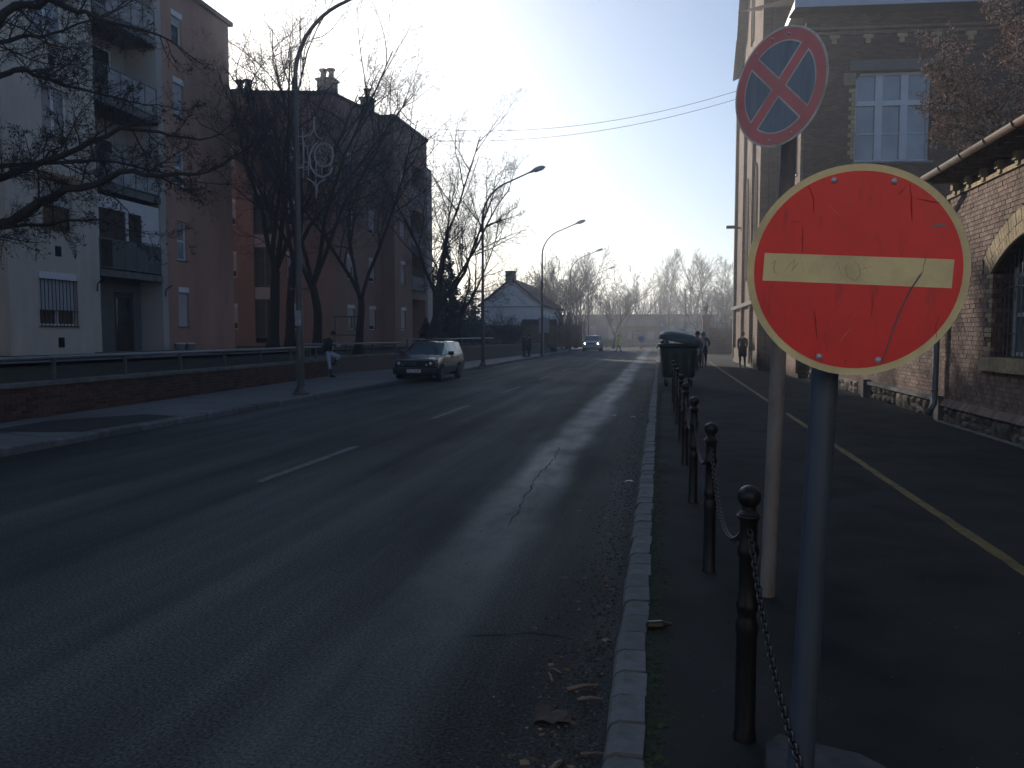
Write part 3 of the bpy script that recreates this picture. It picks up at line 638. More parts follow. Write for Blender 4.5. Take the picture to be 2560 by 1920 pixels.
b = MB(); holed(b, fr4, 0, 44, -.05, 14.5, hol, .2); b.quad(fr4(0, 0, 0), fr4(0, -11, 0), fr4(0, -11, 14.5), fr4(0, 0, 14.5)); b.quad(fr4(44, 0, 0), fr4(44, 0, 14.5), fr4(44, -11, 14.5), fr4(44, -11, 0)); b.quad(fr4(0, -11, 0), fr4(44, -11, 0), fr4(44, -11, 14.5), fr4(0, -11, 14.5)); b.build('wall', mat('pale_render', (.72, .68, .62), .9, .08, 1.2), f4)
for h in hol: window(f4, fr4, *h[:4], .12, 2, 0, False, M_glass)
b = MB(); b.box(-.4, 44.4, -11.4, .5, 14.5, 14.8, fr4); b.build('roof', M_rooft, f4)
# carpet-beating frame in the yard
b = MB()
for x in (-15.6, -14.4): b.tube([(x, 35.2, .9), (x, 35.2, 2.6)], .03, 6)
b.tube([(-15.7, 35.2, 2.6), (-14.3, 35.2, 2.6)], .03, 6); b.tube([(-15.7, 35.2, 1.7), (-14.3, 35.2, 1.7)], .025, 6)
tag(b.build('carpet_beating_frame', M_lamp), 'thin metal carpet beating frame standing in the yard behind the wall', 'frame')

# ================================================================ NEAR BRICK OUTBUILDING ON THE RIGHT
ob = thing('brick_outbuilding', 'long low brick building on the right with arched barred window and rusty gutter', 'building', (5.2, 12, .1))
frN = frame((5.2, 0, 0), (0, 1, 0), (-1, 0, 0))      # u = world Y, outward towards the road
AC, AHW, ZS, ZJ, RISE = 12.1, 1.5, 1.36, 2.72, .52     # arch centre, half width, sill, spring line, rise
AR = (AHW * AHW + RISE * RISE) / (2 * RISE); AZ = ZJ + RISE - AR
RING = .40
def arch_half(z, r):
    d = r * r - (z - AZ) ** 2
    return math.sqrt(d) if d > 0 else 0
def clipN(a, b_, z0, z1):
    zm = (z0 + z1) / 2; h = 0
    if ZS - .26 < z1 and zm < ZJ: h = AHW + (.14 if int(z0 / .16) % 2 else .26) if zm > ZS else AHW + .30
    if zm < ZS - .24: h = 0
    if zm >= ZJ: h = arch_half(zm, AR + RING + .012) if zm < AZ + AR + RING else 0
    if zm >= ZJ and h: h = min(h, AHW + .42)
    lo, hi = AC - h, AC + h; out = []
    if h <= 0: return [(a, b_)]
    if a < lo: out.append((a, min(b_, lo)))
    if b_ > hi: out.append((max(a, hi), b_))
    return out
b = MB()   # mortar backing: wall cut out round the window
n_ = 24; top = 4.42
pts = [(AC + AHW * (2 * k / n_ - 1), ZJ) for k in range(n_ + 1)]
cur = []
for k in range(n_ + 1):
    x = AC - AHW + 2 * AHW * k / n_; cur.append((x, AZ + math.sqrt(AR * AR - (x - AC) ** 2)))
def q(a, c, a2, c2): b.quad(frN(a, -.012, c), frN(a2, -.012, c), frN(a2, -.012, c2), frN(a, -.012, c2))
q(-4, .1, AC - AHW, top); q(AC + AHW, .1, 15.6, top); q(AC - AHW, .1, AC + AHW, ZS)
for (x0, c0), (x1, c1) in zip(cur, cur[1:]): b.quad(frN(x0, -.012, c0), frN(x1, -.012, c1), frN(x1, -.012, top), frN(x0, -.012, top))
b.box(-4, 15.6, -.06, -.05, .1, .11, frN)
b.quad((5.2, 15.6, .1), (9.4, 15.6, .1), (9.4, 15.6, 5.6), (7.3, 15.6, 5.2), (5.2, 15.6, 4.6))
b.quad((9.4, -4, .1), (9.4, 15.6, .1), (9.4, 15.6, 4.6), (9.4, -4, 4.6)); b.quad((5.2, -4, .1), (9.4, -4, .1), (9.4, -4, 4.6), (5.2, -4, 4.6))
b.build('wall', M_mortar, ob)
mb_ = MB()    # reveal of the window in brick colour
for (x0, c0), (x1, c1) in zip(cur, cur[1:]): mb_.quad(frN(x0, 0, c0), frN(x0, -.34, c0), frN(x1, -.34, c1), frN(x1, 0, c1))
mb_.build('window_reveal', M_brick, ob)
for s_, x in ((1, AC + AHW), (-1, AC - AHW)):
    brick_wall(ob, frame(frN(x, -.34, 0), (-1, 0, 0), (0, -s_, 0)), 0, .335, ZS, ZJ, .12, .068, .010, .03, M_brick, None, None, 0)
brick_wall(ob, frN, 8.2, 15.6, .52, 4.20, .115, .068, .010, .05, M_brick, clipN, lambda a, z: abs(a - 13.2) * 1.0 + abs(z - 2.3) * .9, 300)
# quoin teeth of yellow brick at the jamb
for k in range(int((ZJ - ZS) / .078)):
    z0 = ZS + k * .078; wd = .14 if int((z0 + .0) / .16) % 2 else .26
    for s_ in (1, -1):
        b = MB(); a0, a1 = (AC + AHW + .002, AC + AHW + wd - .012) if s_ > 0 else (AC - AHW - wd + .012, AC - AHW - .002); b.box(a0, a1, -.05, .002 + rng.uniform(-.003, .003), z0, z0 + .068, frN)
        b.build('quoin_brick', M_ybrick if k % 3 else M_brick, ob)
# arch ring: two courses of radial voussoirs
th0 = math.asin(AHW / AR); nv = 44
for course, (ra, rb) in enumerate(((AR + .012, AR + .19), (AR + .20, AR + RING))):
    for k in range(nv + course):
        t0 = -th0 - .03 + (2 * th0 + .06) * (k - .5 * course) / nv + .0012; t1 = -th0 - .03 + (2 * th0 + .06) * (k + 1 - .5 * course) / nv - .0026
        poly = [(AC + ra * math.sin(t0), AZ + ra * math.cos(t0)), (AC + ra * math.sin(t1), AZ + ra * math.cos(t1)), (AC + rb * math.sin(t1), AZ + rb * math.cos(t1)), (AC + rb * math.sin(t0), AZ + rb * math.cos(t0))]
        MB().prism(poly, frN, -.05, .016 + rng.uniform(-.003, .003)).build('arch_brick', M_ybrick, ob)
# moulded inner bead of the arch
b = MB(); b.tube([frN(AC + (AR + .0) * math.sin(-th0 + 2 * th0 * k / 30), .004, AZ + AR * math.cos(-th0 + 2 * th0 * k / 30)) for k in range(31)], .030, 8)
b.build('arch_bead', M_ybrick, ob, True)
# soldier course sill
for k in range(48):
    a = AC - AHW - .24 + k * .0735
    if a > AC + AHW + .26: break
    b = MB(); b.box(a, a + .064, -.30, .075, ZS - .235, ZS - .012 + rng.uniform(-.003, .003), frN); b.build('sill_brick', M_ybrick, ob)
# window: white timber frame, glass and vertical bars
b = MB(); frW = frame(frN(0, -.30, 0), (0, 1, 0), (-1, 0, 0))
for x in (AC - 1.42, AC - .72, AC, AC + .72, AC + 1.42): b.box(x - .035, x + .035, -.05, 0, ZS, AZ + math.sqrt(AR ** 2 - (x - AC) ** 2) - .01, frW)
for z in (ZS + .04, 2.02, ZJ - .08): b.box(AC - 1.45, AC + 1.45, -.045, .004, z - .03, z + .03, frW)
wn = b.build('window_frame', mat('peeling_white_paint', (.75, .74, .7), .7, .15, 8, grime=(.25, .22, .18), gscale=6), ob)
b = MB(); b.v = [tuple(frW(x, -.03, ZS)) for x, _ in (cur[0], cur[-1])] + [tuple(frW(x, -.03, c)) for x, c in cur[::-1]]; b.f = [list(range(len(b.v)))]; b.build('pane', mat('curtained_glass', (.22, .22, .22), .15, .5, 3, spec=.7, streak=(1, 4, .4)), wn)
for k in range(21):
    x = AC - 1.44 + k * .144; b = MB(); b.box(x - .007, x + .007, -.012, .002, ZS - .01, AZ + math.sqrt(AR ** 2 - (x - AC) ** 2) + .0, frame(frN(0, -.16, 0), (0, 1, 0), (-1, 0, 0))); b.build('window_bar', M_gal, ob)
for z in (1.72, 2.45): b = MB(); b.box(AC - 1.48, AC + 1.48, -.17, -.15, z - .012, z + .012, frN); b.build('window_crossbar', M_lamp, ob)
# plinth: sloping moulded bricks over rubble stones
for k in range(62):
    a = 8.2 + k * .12
    if a > 15.5: break
    MB().prism([(a, .40), (a + .113, .40), (a + .113, .52), (a, .52)], lambda u, v, c: frN(u, v * (1 if c < .5 else .12), c), .10, -.03).build('plinth_brick', M_brick, ob)
def rubble(parent, fr, u0, u1, c0, c1, r, nm='plinth_stone', size=.34, proud=.10):
    u = u0
    b = MB(); b.box(u0, u1, -.2, .02, c0, c1, fr); b.build('plinth_core', M_mortar, parent)
    while u < u1:
        wd = min(r.uniform(size * .6, size * 1.35), u1 - u)
        if wd < .07: break
        rows = [(c0, c1)] if r.random() < .45 else [(c0, c0 + (c1 - c0) * r.uniform(.4, .6))]
        if len(rows) == 1 and rows[0][1] != c1: rows.append((rows[0][1], c1))
        for a0, a1 in rows:
            b = MB(); n_ = 4; P = {}
            for i in range(n_ + 1):
                for j in range(n_ + 1):
                    s_, t_ = i / n_, j / n_; e_ = min(s_, 1 - s_, t_, 1 - t_); d = 0 if e_ == 0 else proud * r.uniform(.35, 1.0) * (.75 if e_ < .3 else 1)
                    P[i, j] = len(b.v); jx, jz = (r.uniform(-.02, .02), r.uniform(-.02, .02)) if e_ > 0 else (r.uniform(0, .015) * (1 if s_ < .5 else -1), r.uniform(0, .012) * (1 if t_ < .5 else -1))
                    b.v.append(tuple(fr(u + .008 + (wd - .016) * s_ + jx, .015 + d, a0 + .006 + (a1 - a0 - .012) * t_ + jz)))
            for i in range(n_):
                for j in range(n_): b.f.append([P[i, j], P[i + 1, j], P[i + 1, j + 1], P[i, j + 1]])
            b.build(nm, M_stone, parent)
        u += wd
rubble(ob, frN, 8.2, 15.45, .06, .40, random.Random(11))
b = MB(); b.box(8, 15.5, .02, .16, .09, .112, frN); b.build('concrete_strip', M_conc, ob)
# eaves: cornice course, corbels, rafter ends, boards, gutter
for k in range(32):
    a = 8.4 + k * .228
    if a > 15.5: break
    b = MB(); b.box(a, a + .218, -.02, .035, 4.20, 4.27, frN); b.build('cornice_brick', M_ybrick, ob)
for k in range(11):
    a = 9.0 + k * .62
    b = MB(); b.box(a, a + .12, 0, .10, 4.30, 4.42, frN); b.box(a + .01, a + .11, 0, .06, 4.22, 4.302, frN); b.build('corbel', M_ybrick, ob)
for k in range(22):
    a = 8.3 + k * .34
    if a > 15.6: break
    b = MB(); b.box(a, a + .07, -.1, .36, 4.47, 4.55, frN); b.build('rafter_end', M_wood, ob)
b = MB(); b.box(-4, 15.75, -.1, .37, 4.551, 4.575, frN); b.build('eaves_board', M_wood, ob)
b = MB(); b.quad((4.80, -4.1, 4.60), (9.6, -4.1, 5.7), (9.6, 15.8, 5.7), (4.80, 15.8, 4.60)); b.quad((4.80, -4.1, 4.57), (4.80, 15.8, 4.57), (9.6, 15.8, 5.67), (9.6, -4.1, 5.67)); b.quad((4.8, 15.8, 4.57), (4.8, 15.8, 4.6), (9.6, 15.8, 5.7), (9.6, 15.8, 5.67)); b.build('roof', M_tile, ob)
b = MB()
P = []
for k in range(9): t = math.pi + math.pi * k / 8; P.append((math.cos(t) * .075, math.sin(t) * .075))
for y in (-4, 15.75):
    for px, pz in P: b.v.append((4.74 + px, y, 4.61 + pz))
for k in range(8): b.f.append([k, k + 1, 9 + k + 1, 9 + k])
b.f.append(list(range(9, 18))); b.build('gutter', M_rustg, ob, True)
for k in range(9):
    y = 8 + k * .95; b = MB(); b.tube([(4.74 + math.cos(math.pi + math.pi * j / 8) * .082, y, 4.61 + math.sin(math.pi + math.pi * j / 8) * .082) for j in range(9)], .010, 5); b.build('gutter_bracket', M_lamp, ob)
b = MB(); b.tube([(4.74, 15.66, 4.55), (4.76, 15.66, 4.4), (5.05, 15.66, 4.0), (5.07, 15.66, 3.8), (5.07, 15.66, .62), (5.05, 15.62, .42), (4.94, 15.6, .2)], .055, 12); b.build('downpipe', M_gal, ob, True)
for z in (.66, 1.9, 3.3): b = MB(); b.lathe([(.062, z), (.066, z + .015), (.062, z + .03)], 12, (5.07, 15.66, 0)); b.build('pipe_collar', M_gal, ob, True)

# yard wall beyond the downpipe, of the same brick on a rendered stone plinth
gw = thing('yard_wall', 'brick yard wall on a rubble base running from the downpipe to the old tall building', 'wall', (5.3, 15.8, .1))
frY = frame((5.30, 0, 0), (0, 1, 0), (-1, 0, 0))
b = MB(); b.box(15.62, 29.9, -.35, -.012, .05, 3.25, frY); b.build('wall_core', M_mortar, gw)
brick_wall(gw, frY, 15.85, 22, .52, 3.2, .24, .068, .010, .05, M_brick, None, lambda a, z: abs(a - 16) + abs(z - .9), 120)
b = MB(); b.box(22, 29.9, -.01, 0.0, .05, 3.2, frY); b.build('brick_face', M_bfac, gw)
b = MB(); b.box(15.62, 29.9, -.40, .05, 3.25, 3.33, frY); b.build('coping', M_conc, gw)
rubble(gw, frY, 15.85, 20.9, .06, .44, random.Random(12), size=.4); rubble(gw, frY, 22.4, 29.5, .06, .44, random.Random(13), size=.5)
b = MB(); b.box(15.85, 20.95, -.02, .12, .44, .52, frY); b.build('plinth_ledge', M_conc, gw)
for u_ in (15.75, 21.2): b = MB(); b.box(u_ - .14, u_ + .1, -.02, .18, .06, .56, frY); b.build('plinth_post', M_conc, gw)

# ================================================================ TALL OLD BRICK BUILDING
mb = thing('brick_building', 'tall old dark brick building with white barred eaves and three light window, at right', 'building', (5.2, 30, .1))
c6, s6 = math.cos(R(6)), math.sin(R(6))
frF = frame((5.0, 29.9, 0), (c6, s6, 0), (s6, -c6, 0)); HM = 13.2
wu0, wu1, wz0, wz1 = 1.78, 4.42, 7.95, 11.15
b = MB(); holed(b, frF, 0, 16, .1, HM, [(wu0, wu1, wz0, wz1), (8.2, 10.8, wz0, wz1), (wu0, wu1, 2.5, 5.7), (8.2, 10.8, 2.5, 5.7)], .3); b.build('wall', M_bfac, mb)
def big_window(u0, u1, z0, z1):
    dep = .2; b = MB(); zt = z0 + (z1 - z0) * .66
    b.box(u0, u0 + .09, -dep - .08, -dep, z0, z1, frF); b.box(u1 - .09, u1, -dep - .08, -dep, z0, z1, frF); b.box(u0 + .09, u1 - .09, -dep - .08, -dep, z1 - .1, z1, frF); b.box(u0 + .09, u1 - .09, -dep - .08, -dep, z0, z0 + .1, frF)
    for k in (1, 2): m_ = u0 + (u1 - u0) * k / 3; b.box(m_ - .13, m_ + .13, -dep - .07, -dep + .02, z0 + .1, z1 - .1, frF)
    b.box(u0 + .09, u1 - .09, -dep - .06, -dep + .03, zt - .09, zt + .09, frF)
    for k in range(3):
        a = u0 + (u1 - u0) * k / 3; b.box(a + .13, a + (u1 - u0) / 3 - .13, -dep - .05, -dep - .01, z0 + 1.0, z0 + 1.05, frF)
    wn = b.build('window', mat('pale_painted_frame', (.50, .53, .60), .6, .08, 3), mb); g = MB(); g.box(u0 + .05, u1 - .05, -dep - .06, -dep - .05, z0 + .05, z1 - .05, frF); g.build('pane', mat('hazy_glass', (.17, .19, .24), .12, .35, 1.1, spec=.9), wn)
    g = MB(); g.box(u0 - .1, u1 + .1, -dep, .08, z0 - .06, z0 - .003, frF); g.build('sill', M_gal, wn)
for u0, u1, z0, z1 in ((wu0, wu1, wz0, wz1), (8.2, 10.8, wz0, wz1), (wu0, wu1, 2.5, 5.7), (8.2, 10.8, 2.5, 5.7)): big_window(u0, u1, z0, z1)
b = MB(); b.prism([(wu0, wz1), (wu0, wz1 - .3), (wu0 + .22, wz1)], frF, -.18, -.001); b.build('arch_shoulder', M_bfac, mb)
b = MB(); b.box(wu0 - .25, wu1 + .25, -.02, .05, wz1 + .02, wz1 + .38, frF); b.build('iron_lintel', M_rooft, mb)
b = MB(); b.box(wu0 - .45, wu0 - .02, -.02, .06, wz1 - .5, wz1 - .06, frF); b.build('impost_stone', M_stone, mb)
for k in range(17):
    z = wz0 + .1 + k * .157
    if z > wz1 - .62: break
    b = MB(); b.box(wu0 - (.24 if k % 2 else .14), wu0 - .005, -.02, .025, z, z + .14, frF); b.build('quoin_brick', M_ybrick, mb)
for k in range(12):
    u_ = .8 + k * 1.17; b = MB(); b.box(u_, u_ + .34, -.01, .10, 12.28, 12.42, frF); b.box(u_ + .08, u_ + .26, -.01, .07, 12.12, 12.282, frF); b.build('corbel', M_ybrick, mb)
for z, d in ((12.44, .10), (12.60, .13)): b = MB(); b.box(0, 16, -.01, d, z, z + .09, frF); b.build('string_course', M_bfac2, mb)
b = MB(); b.box(-.55, 16, -.3, .62, 13.21, 13.26, frF); b.build('soffit', M_greyd, mb)
b = MB(); b.box(-.60, 16.2, .63, .68, 13.20, 13.58, frF); b.build('fascia', mat('pale_fascia', (.33, .39, .50), .6, .12, 1.5, metal=.2), mb)
b = MB(); b.v = [tuple(frF(-.6, .68, 13.58)), tuple(frF(16.2, .68, 13.58)), tuple(frF(16.2, -9, 17)), tuple(frF(-.6, -9, 17))]; b.f = [[0, 1, 2, 3]]; b.build('roof', M_tile, mb)
# street side
frV = frame((5.0, 29.9, 0), (0, 1, 0), (-1, 0, 0))
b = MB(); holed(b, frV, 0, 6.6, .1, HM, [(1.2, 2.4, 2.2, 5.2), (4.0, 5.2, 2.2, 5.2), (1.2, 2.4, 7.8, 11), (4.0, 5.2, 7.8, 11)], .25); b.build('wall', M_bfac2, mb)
for u_ in (1.2, 4.0):
    for z, z1 in ((2.2, 5.2), (7.8, 11)): window(mb, frV, u_, u_ + 1.2, z, z1, .15, 2, 0, False, M_glass)
b = MB(); b.box(-.62, 6.6, .45, .5, 13.22, 13.5, frV); b.box(-.6, 6.6, -.1, .45, 13.21, 13.25, frV); b.build('fascia', M_pvc, mb)
b = MB(); b.box(-.02, .45, 0, .1, .3, 12.4, frV); b.box(6.2, 6.6, 0, .06, .3, 13.1, frV); b.build('pilaster', M_bfac2, mb)
b = MB(); b.tube([(4.86, 33.2, 13.1), (4.86, 33.2, .5), (4.7, 33.15, .25)], .06, 10); b.build('downpipe', M_gal, mb, True)
# projecting gabled bay (taller)
bay = thing('brick_tower_bay', 'tall projecting brick bay with stepped eaves and pointed windows at the pavement edge', 'building', (4.45, 36.5, .1))
frP = frame((4.45, 36.5, 0), (0, 1, 0), (-1, 0, 0)); HT = 21
hol = [(4.2, 4.9, 4.6, 9.2), (6.0, 6.7, 4.6, 9.2), (5.0, 5.9, 16.6, 20.4), (2.2, 2.9, 4.6, 9.2)] + [(1.6 + k * .5, 1.8 + k * .5, 11.0 - .0, 12.6 - (k % 2) * .5) for k in range(8)] + [(5.4 + k * .6, 5.6 + k * .6, 13.4, 14.6) for k in range(5)]
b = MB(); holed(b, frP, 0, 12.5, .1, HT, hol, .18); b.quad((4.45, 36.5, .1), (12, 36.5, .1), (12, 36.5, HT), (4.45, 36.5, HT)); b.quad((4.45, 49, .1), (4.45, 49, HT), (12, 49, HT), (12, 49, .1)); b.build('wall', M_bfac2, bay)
b = MB(); b.box(0, 12.5, -.22, -.19, .3, HT - .1, frP); b.build('window_backing', M_dark, bay)
for u_, z0, z1, wd in ((4.55, 4.6, 9.2, .35), (6.35, 4.6, 9.2, .35), (2.55, 4.6, 9.2, .35), (5.45, 16.6, 20.4, .45)):
    b = MB(); b.tube([frP(u_ - wd, .02, z0), frP(u_ - wd, .02, z1 - .3), frP(u_ - wd * .6, .02, z1 + .25), frP(u_, .02, z1 + .7), frP(u_ + wd * .6, .02, z1 + .25), frP(u_ + wd, .02, z1 - .3), frP(u_ + wd, .02, z0)], .07, 6); b.build('window_surround', M_ybrick, bay)
    b = MB(); b.prism([(u_ - wd, z1 - .02), (u_ + wd, z1 - .02), (u_ + wd * .6, z1 + .2), (u_, z1 + .62), (u_ - wd * .6, z1 + .2)], frP, -.01, .004); b.build('window_head', M_dark, bay)
for u_ in (.15, 3.5, 7.6, 12.2): b = MB(); b.box(u_ - .15, u_ + .2, 0, .16, .3, 15.2 if u_ > 1 else HT, frP); b.build('buttress', M_bfac2, bay)
b = MB(); b.box(-.05, 12.5, .165, .22, 3.2, 3.4, frP); b.box(0, 12.5, 0, .1, .1, .95, frP); b.build('plinth', M_stone, bay)
for (u0, z0, u1, z1) in ((7.4, 20.7, 9.2, 18.2), (9.4, 18.2, 11.2, 16.9)):
    b = MB(); b.v = [tuple(frP(*p)) for p in ((u0, -.4, z0), (u1, -.4, z1), (u1, .5, z1 - .35), (u0, .5, z0 - .1), (u0, -.4, z0 + .12), (u1, -.4, z1 + .12), (u1, .5, z1 - .23), (u0, .5, z0 + .02))]
    b.f = [[0, 1, 2, 3], [4, 7, 6, 5], [0, 3, 7, 4], [1, 5, 6, 2], [3, 2, 6, 7], [0, 4, 5, 1]]; b.build('stepped_eaves', M_wood, bay)
b = MB(); b.tube([frP(10.3, 0, 7.9), frP(10.3, .75, 7.95)], .05, 6); b.box(10.15, 10.45, .2, .8, 7.9, 8.05, frP); b.build('wall_bracket', M_lamp, bay)
b = MB(); b.quad((4.3, 36.3, HT), (12.2, 36.3, HT), (12.2, 49.2, HT), (4.3, 49.2, HT)); b.build('roof', M_rooft, bay)

# ================================================================ PEOPLE, CARS, STREET FURNITURE BUILDERS
def pole_sign_pole(name, base, top, r0, r1, m, parent, n=20):
    b = MB(); b.tube([base, top], [r0, r1], n); return b.build(name, m, parent, True, autos=True)
# ---- no entry sign
ne = thing('no_entry_sign', 'worn red no entry sign with cream bar, scratches and rivets on a grey pole', 'road sign', (.48, 2.52, .1))
lean = .034
b = MB(); b.tube([(.445, 2.50, .08), (.445 + lean * 1.36, 2.50, 1.44), (.445 + lean * 1.96, 2.50, 2.04)], .040, 24); b.build('pole', M_pole1, ne, True, autos=True)
cx, cyy, cz = .545, 2.36, 1.885; RS = .300; a_ = R(3.2)
ca, sa = math.cos(a_), math.sin(a_)
def frs(u, v, c): return Vector((cx + u * ca + c * sa, cyy - v, cz - u * sa + c * ca))
def disc(r_, v0, v1, n=72, inner=0, jit=0):
    b = MB(); N_ = n
    if inner == 0: b.prism([(r_ * math.cos(2 * math.pi * k / N_), r_ * math.sin(2 * math.pi * k / N_)) for k in range(N_)], frs, v0, v1)
    return b
body = disc(RS, 0, .003).build('sign_plate', M_cream, ne)
disc(RS - .020, .003, .0042).build('red_disc', M_red, ne)
b = MB(); bw, bh = .254, .040; b.prism([(-bw, -bh), (bw, -bh), (bw, bh), (-bw, bh)], frs, .0042, .0054); b.build('white_bar', M_cream, ne)
for u_, c_ in ((-.080, .252), (.080, .252), (-.080, -.252), (.080, -.252)):
    p = frs(u_, .0042, c_); b = MB(); b.lathe([(.0095, 0), (.009, .002), (.006, .0045), (.001, .0052)], 14, (0, 0, 0), 'Y'); o = b.build('rivet', M_rivet, ne, True, (0, 0, 0)); o.location = p - Vector(ne.location); o.scale = (1, -1, 1)
def stroke(pts, wd, v):
    b = MB(); V_ = []
    for k, (x, z) in enumerate(pts):
        x2, z2 = pts[min(k + 1, len(pts) - 1)]; x1, z1 = pts[max(k - 1, 0)]; dx, dz = x2 - x1, z2 - z1; l = math.hypot(dx, dz) + 1e-9
        w_ = wd * (.35 if k in (0, len(pts) - 1) else 1) * rng.uniform(.7, 1.15); V_ += [frs(x - dz / l * w_, v, z + dx / l * w_), frs(x + dz / l * w_, v, z - dx / l * w_)]
    b.v = [tuple(p) for p in V_]; b.f = [[2 * k, 2 * k + 1, 2 * k + 3, 2 * k + 2] for k in range(len(pts) - 1)]; return b
M_scr = mat('scratch_grey', (.16, .13, .16), .6, .2, 20); M_pen = mat('faded_pen', (.42, .30, .20), .7, .2, 20); M_scd = mat('scratch_dark', (.42, .02, .025), .6, .3, 20); M_scl = mat('scratch_light', (.85, .25, .2), .6)
stroke([(.176, .004), (.168, -.010), (.150, -.045), (.135, -.085), (.120, -.13), (.108, -.18), (.098, -.225), (.088, -.262)], .0024, .0058).build('scratch', M_scr, ne)
stroke([(.178, .060), (.180, .040), (.176, .02), (.177, .004)], .0009, .0058).build('scratch', M_scr, ne)
stroke([(.185, .128), (.198, .130), (.210, .134), (.219, .132), (.224, .128)], .0030, .0058).build('scratch', M_gal, ne)
for pts in ([(-.150, .236), (-.142, .222), (-.132, .200), (-.128, .16)], [(-.155, .12), (-.152, .08), (-.150, .045)], [(.120, .245), (.128, .21), (.132, .17), (.136, .14)], [(.11, .236), (.10, .222), (.092, .214)], [(.14, .205), (.18, .198), (.205, .194)], [(-.105, -.12), (-.098, -.15), (-.094, -.18), (-.09, -.2)], [(-.13, -.17), (-.118, -.18)], [(-.19, .13), (-.175, .132), (-.16, .131)], [(.05, -.06), (.052, -.1), (.05, -.13)], [(.23, -.12), (.222, -.15), (.228, -.18)], [(-.01, -.272), (-.006, -.255)], [(-.03, -.274), (-.026, -.26)], [(.03, -.27), (.036, -.255)]):
    stroke(pts, .0016, .0050).build('scratch', M_scd, ne)
for pts in ([(-.03, -.21), (-.015, -.185), (0, -.165)], [(-.003, -.145), (.01, -.12)], [(.015, -.1), (.019, -.092)], [(-.09, .185), (-.07, .165), (-.055, .15)]): stroke(pts, .0009, .0050).build('scratch', M_scl, ne)
# faded handwriting scribble on the bar
for pts in ([(-.235, .006), (-.228, .016), (-.222, .02), (-.226, 0), (-.224, -.014), (-.214, -.018)], [(-.195, -.012), (-.18, .012), (-.170, .026), (-.172, 0), (-.176, -.01), (-.165, .006), (-.158, .018)],
            [(-.150, .02), (-.143, -.01), (-.134, .018), (-.128, -.012), (-.118, .02)], [(-.108, .018), (-.102, -.02), (-.092, .016), (-.084, -.016)], [(-.07, .02), (-.066, -.006), (-.052, .022), (-.042, -.01)], [(-.02, .024), (-.03, .004), (-.022, -.02), (0, -.03), (.012, -.012), (.006, .012), (-.008, .026)], [(.0, -.006), (.02, .006), (.045, .012)], [(.022, .02), (.03, -.02)], [(.015, .016), (.04, -.014)]):
    stroke(pts, .0008, .0060).build('pen_mark', M_pen, ne)
b = MB(); b.prism([(-.105, .225), (.105, .225), (.105, .20), (-.105, .20)], frs, -.03, -.001); b.prism([(-.105, -.20), (.105, -.20), (.105, -.225), (-.105, -.225)], frs, -.03, -.001); b.build('clamp', M_gal, ne)
# concrete lump round the foot of the poles
t = thing('concrete_footing', 'worn pale concrete footing block around the foot of the no entry pole', 'concrete block', (.55, 2.6, .1))
b = MB(); r_ = random.Random(2)
P = [(.36, 2.42), (.40, 2.93), (.46, 3.02), (.58, 2.98), (.74, 2.93), (.86, 2.80), (.84, 2.3), (.4, 2.28)]
b.v = [(x, y, .08) for x, y in P] + [(x * .97 + .017, y * .98 + .054, .165) for x, y in P]; m_ = len(P); b.f = [[m_ + k for k in range(m_)]] + [[k, (k + 1) % m_, m_ + (k + 1) % m_, m_ + k] for k in range(m_)]
b.build('block', M_foot, t)
# ---- no stopping sign on the second pole
ns = thing('no_stopping_sign', 'faded round blue and red no stopping sign turned sideways on a brownish pole', 'road sign', (.66, 4.85, .1))
tp = Vector((.66 + .026 * 3.2, 4.85, 3.42)); b = MB(); b.tube([(.66, 4.85, .08), (.66 + .026 * 1.6, 4.85, 1.8), tp], .045, 20); b.build('pole', M_polebrown, ns, True, autos=True)
th = R(-49); ux, uy = math.cos(th), math.sin(th)
R2 = .315; c2 = Vector((.615, 4.47, 3.045))
def fr2(u, v, c): return Vector((c2.x + u * ux + v * uy, c2.y + u * uy - v * ux, c2.z + c))
def circ(r_, n=64, a0=0, a1=2 * math.pi): return [(r_ * math.cos(a0 + (a1 - a0) * k / n), r_ * math.sin(a0 + (a1 - a0) * k / n)) for k in range(n)]
MB().prism(circ(R2), fr2, 0, .003).build('sign_plate', M_signw, ns)
MB().prism(circ(R2 - .012), fr2, .003, .004).build('red_ring', M_ired, ns)
ri = R2 - .072
b = MB(); wb = .030; 
for q_ in range(4):
    c_a = math.pi / 2 * q_; off = math.asin(wb / ri)
    a0, a1 = c_a + math.pi / 4 - math.pi / 2 + off, c_a + math.pi / 4 - off
    pts = [(ri * math.cos(a0 + (a1 - a0) * k / 18), ri * math.sin(a0 + (a1 - a0) * k / 18)) for k in range(19)]
    mid = (a0 + a1) / 2; apex = (wb * math.sqrt(2) * math.cos(mid), wb * math.sqrt(2) * math.sin(mid)); b = MB(); b.prism(pts + [apex], fr2, .004, .0048); b.build('white_border', M_signw, ns)
    rr = ri - .007; g = .0075; off2 = math.asin((wb + g) / rr); a0, a1 = c_a + math.pi / 4 - math.pi / 2 + off2, c_a + math.pi / 4 - off2
    pts = [(rr * math.cos(a0 + (a1 - a0) * k / 18), rr * math.sin(a0 + (a1 - a0) * k / 18)) for k in range(19)]; apex = ((wb + g) * math.sqrt(2) * math.cos(mid), (wb + g) * math.sqrt(2) * math.sin(mid))
    b = MB(); b.prism(pts + [apex], fr2, .0048, .0056); b.build('blue_field', M_blue, ns)
for u_, c_ in ((-.05, .27), (.06, .265), (-.16, .225), (-.06, -.272), (.09, -.262)):
    p = fr2(u_, .004, c_); b = MB(); b.ball((0, 0, 0), .008, 10, 6); o = b.build('rivet', M_rivet, ns, True, (0, 0, 0)); o.location = p - Vector(ns.location)
b = MB()
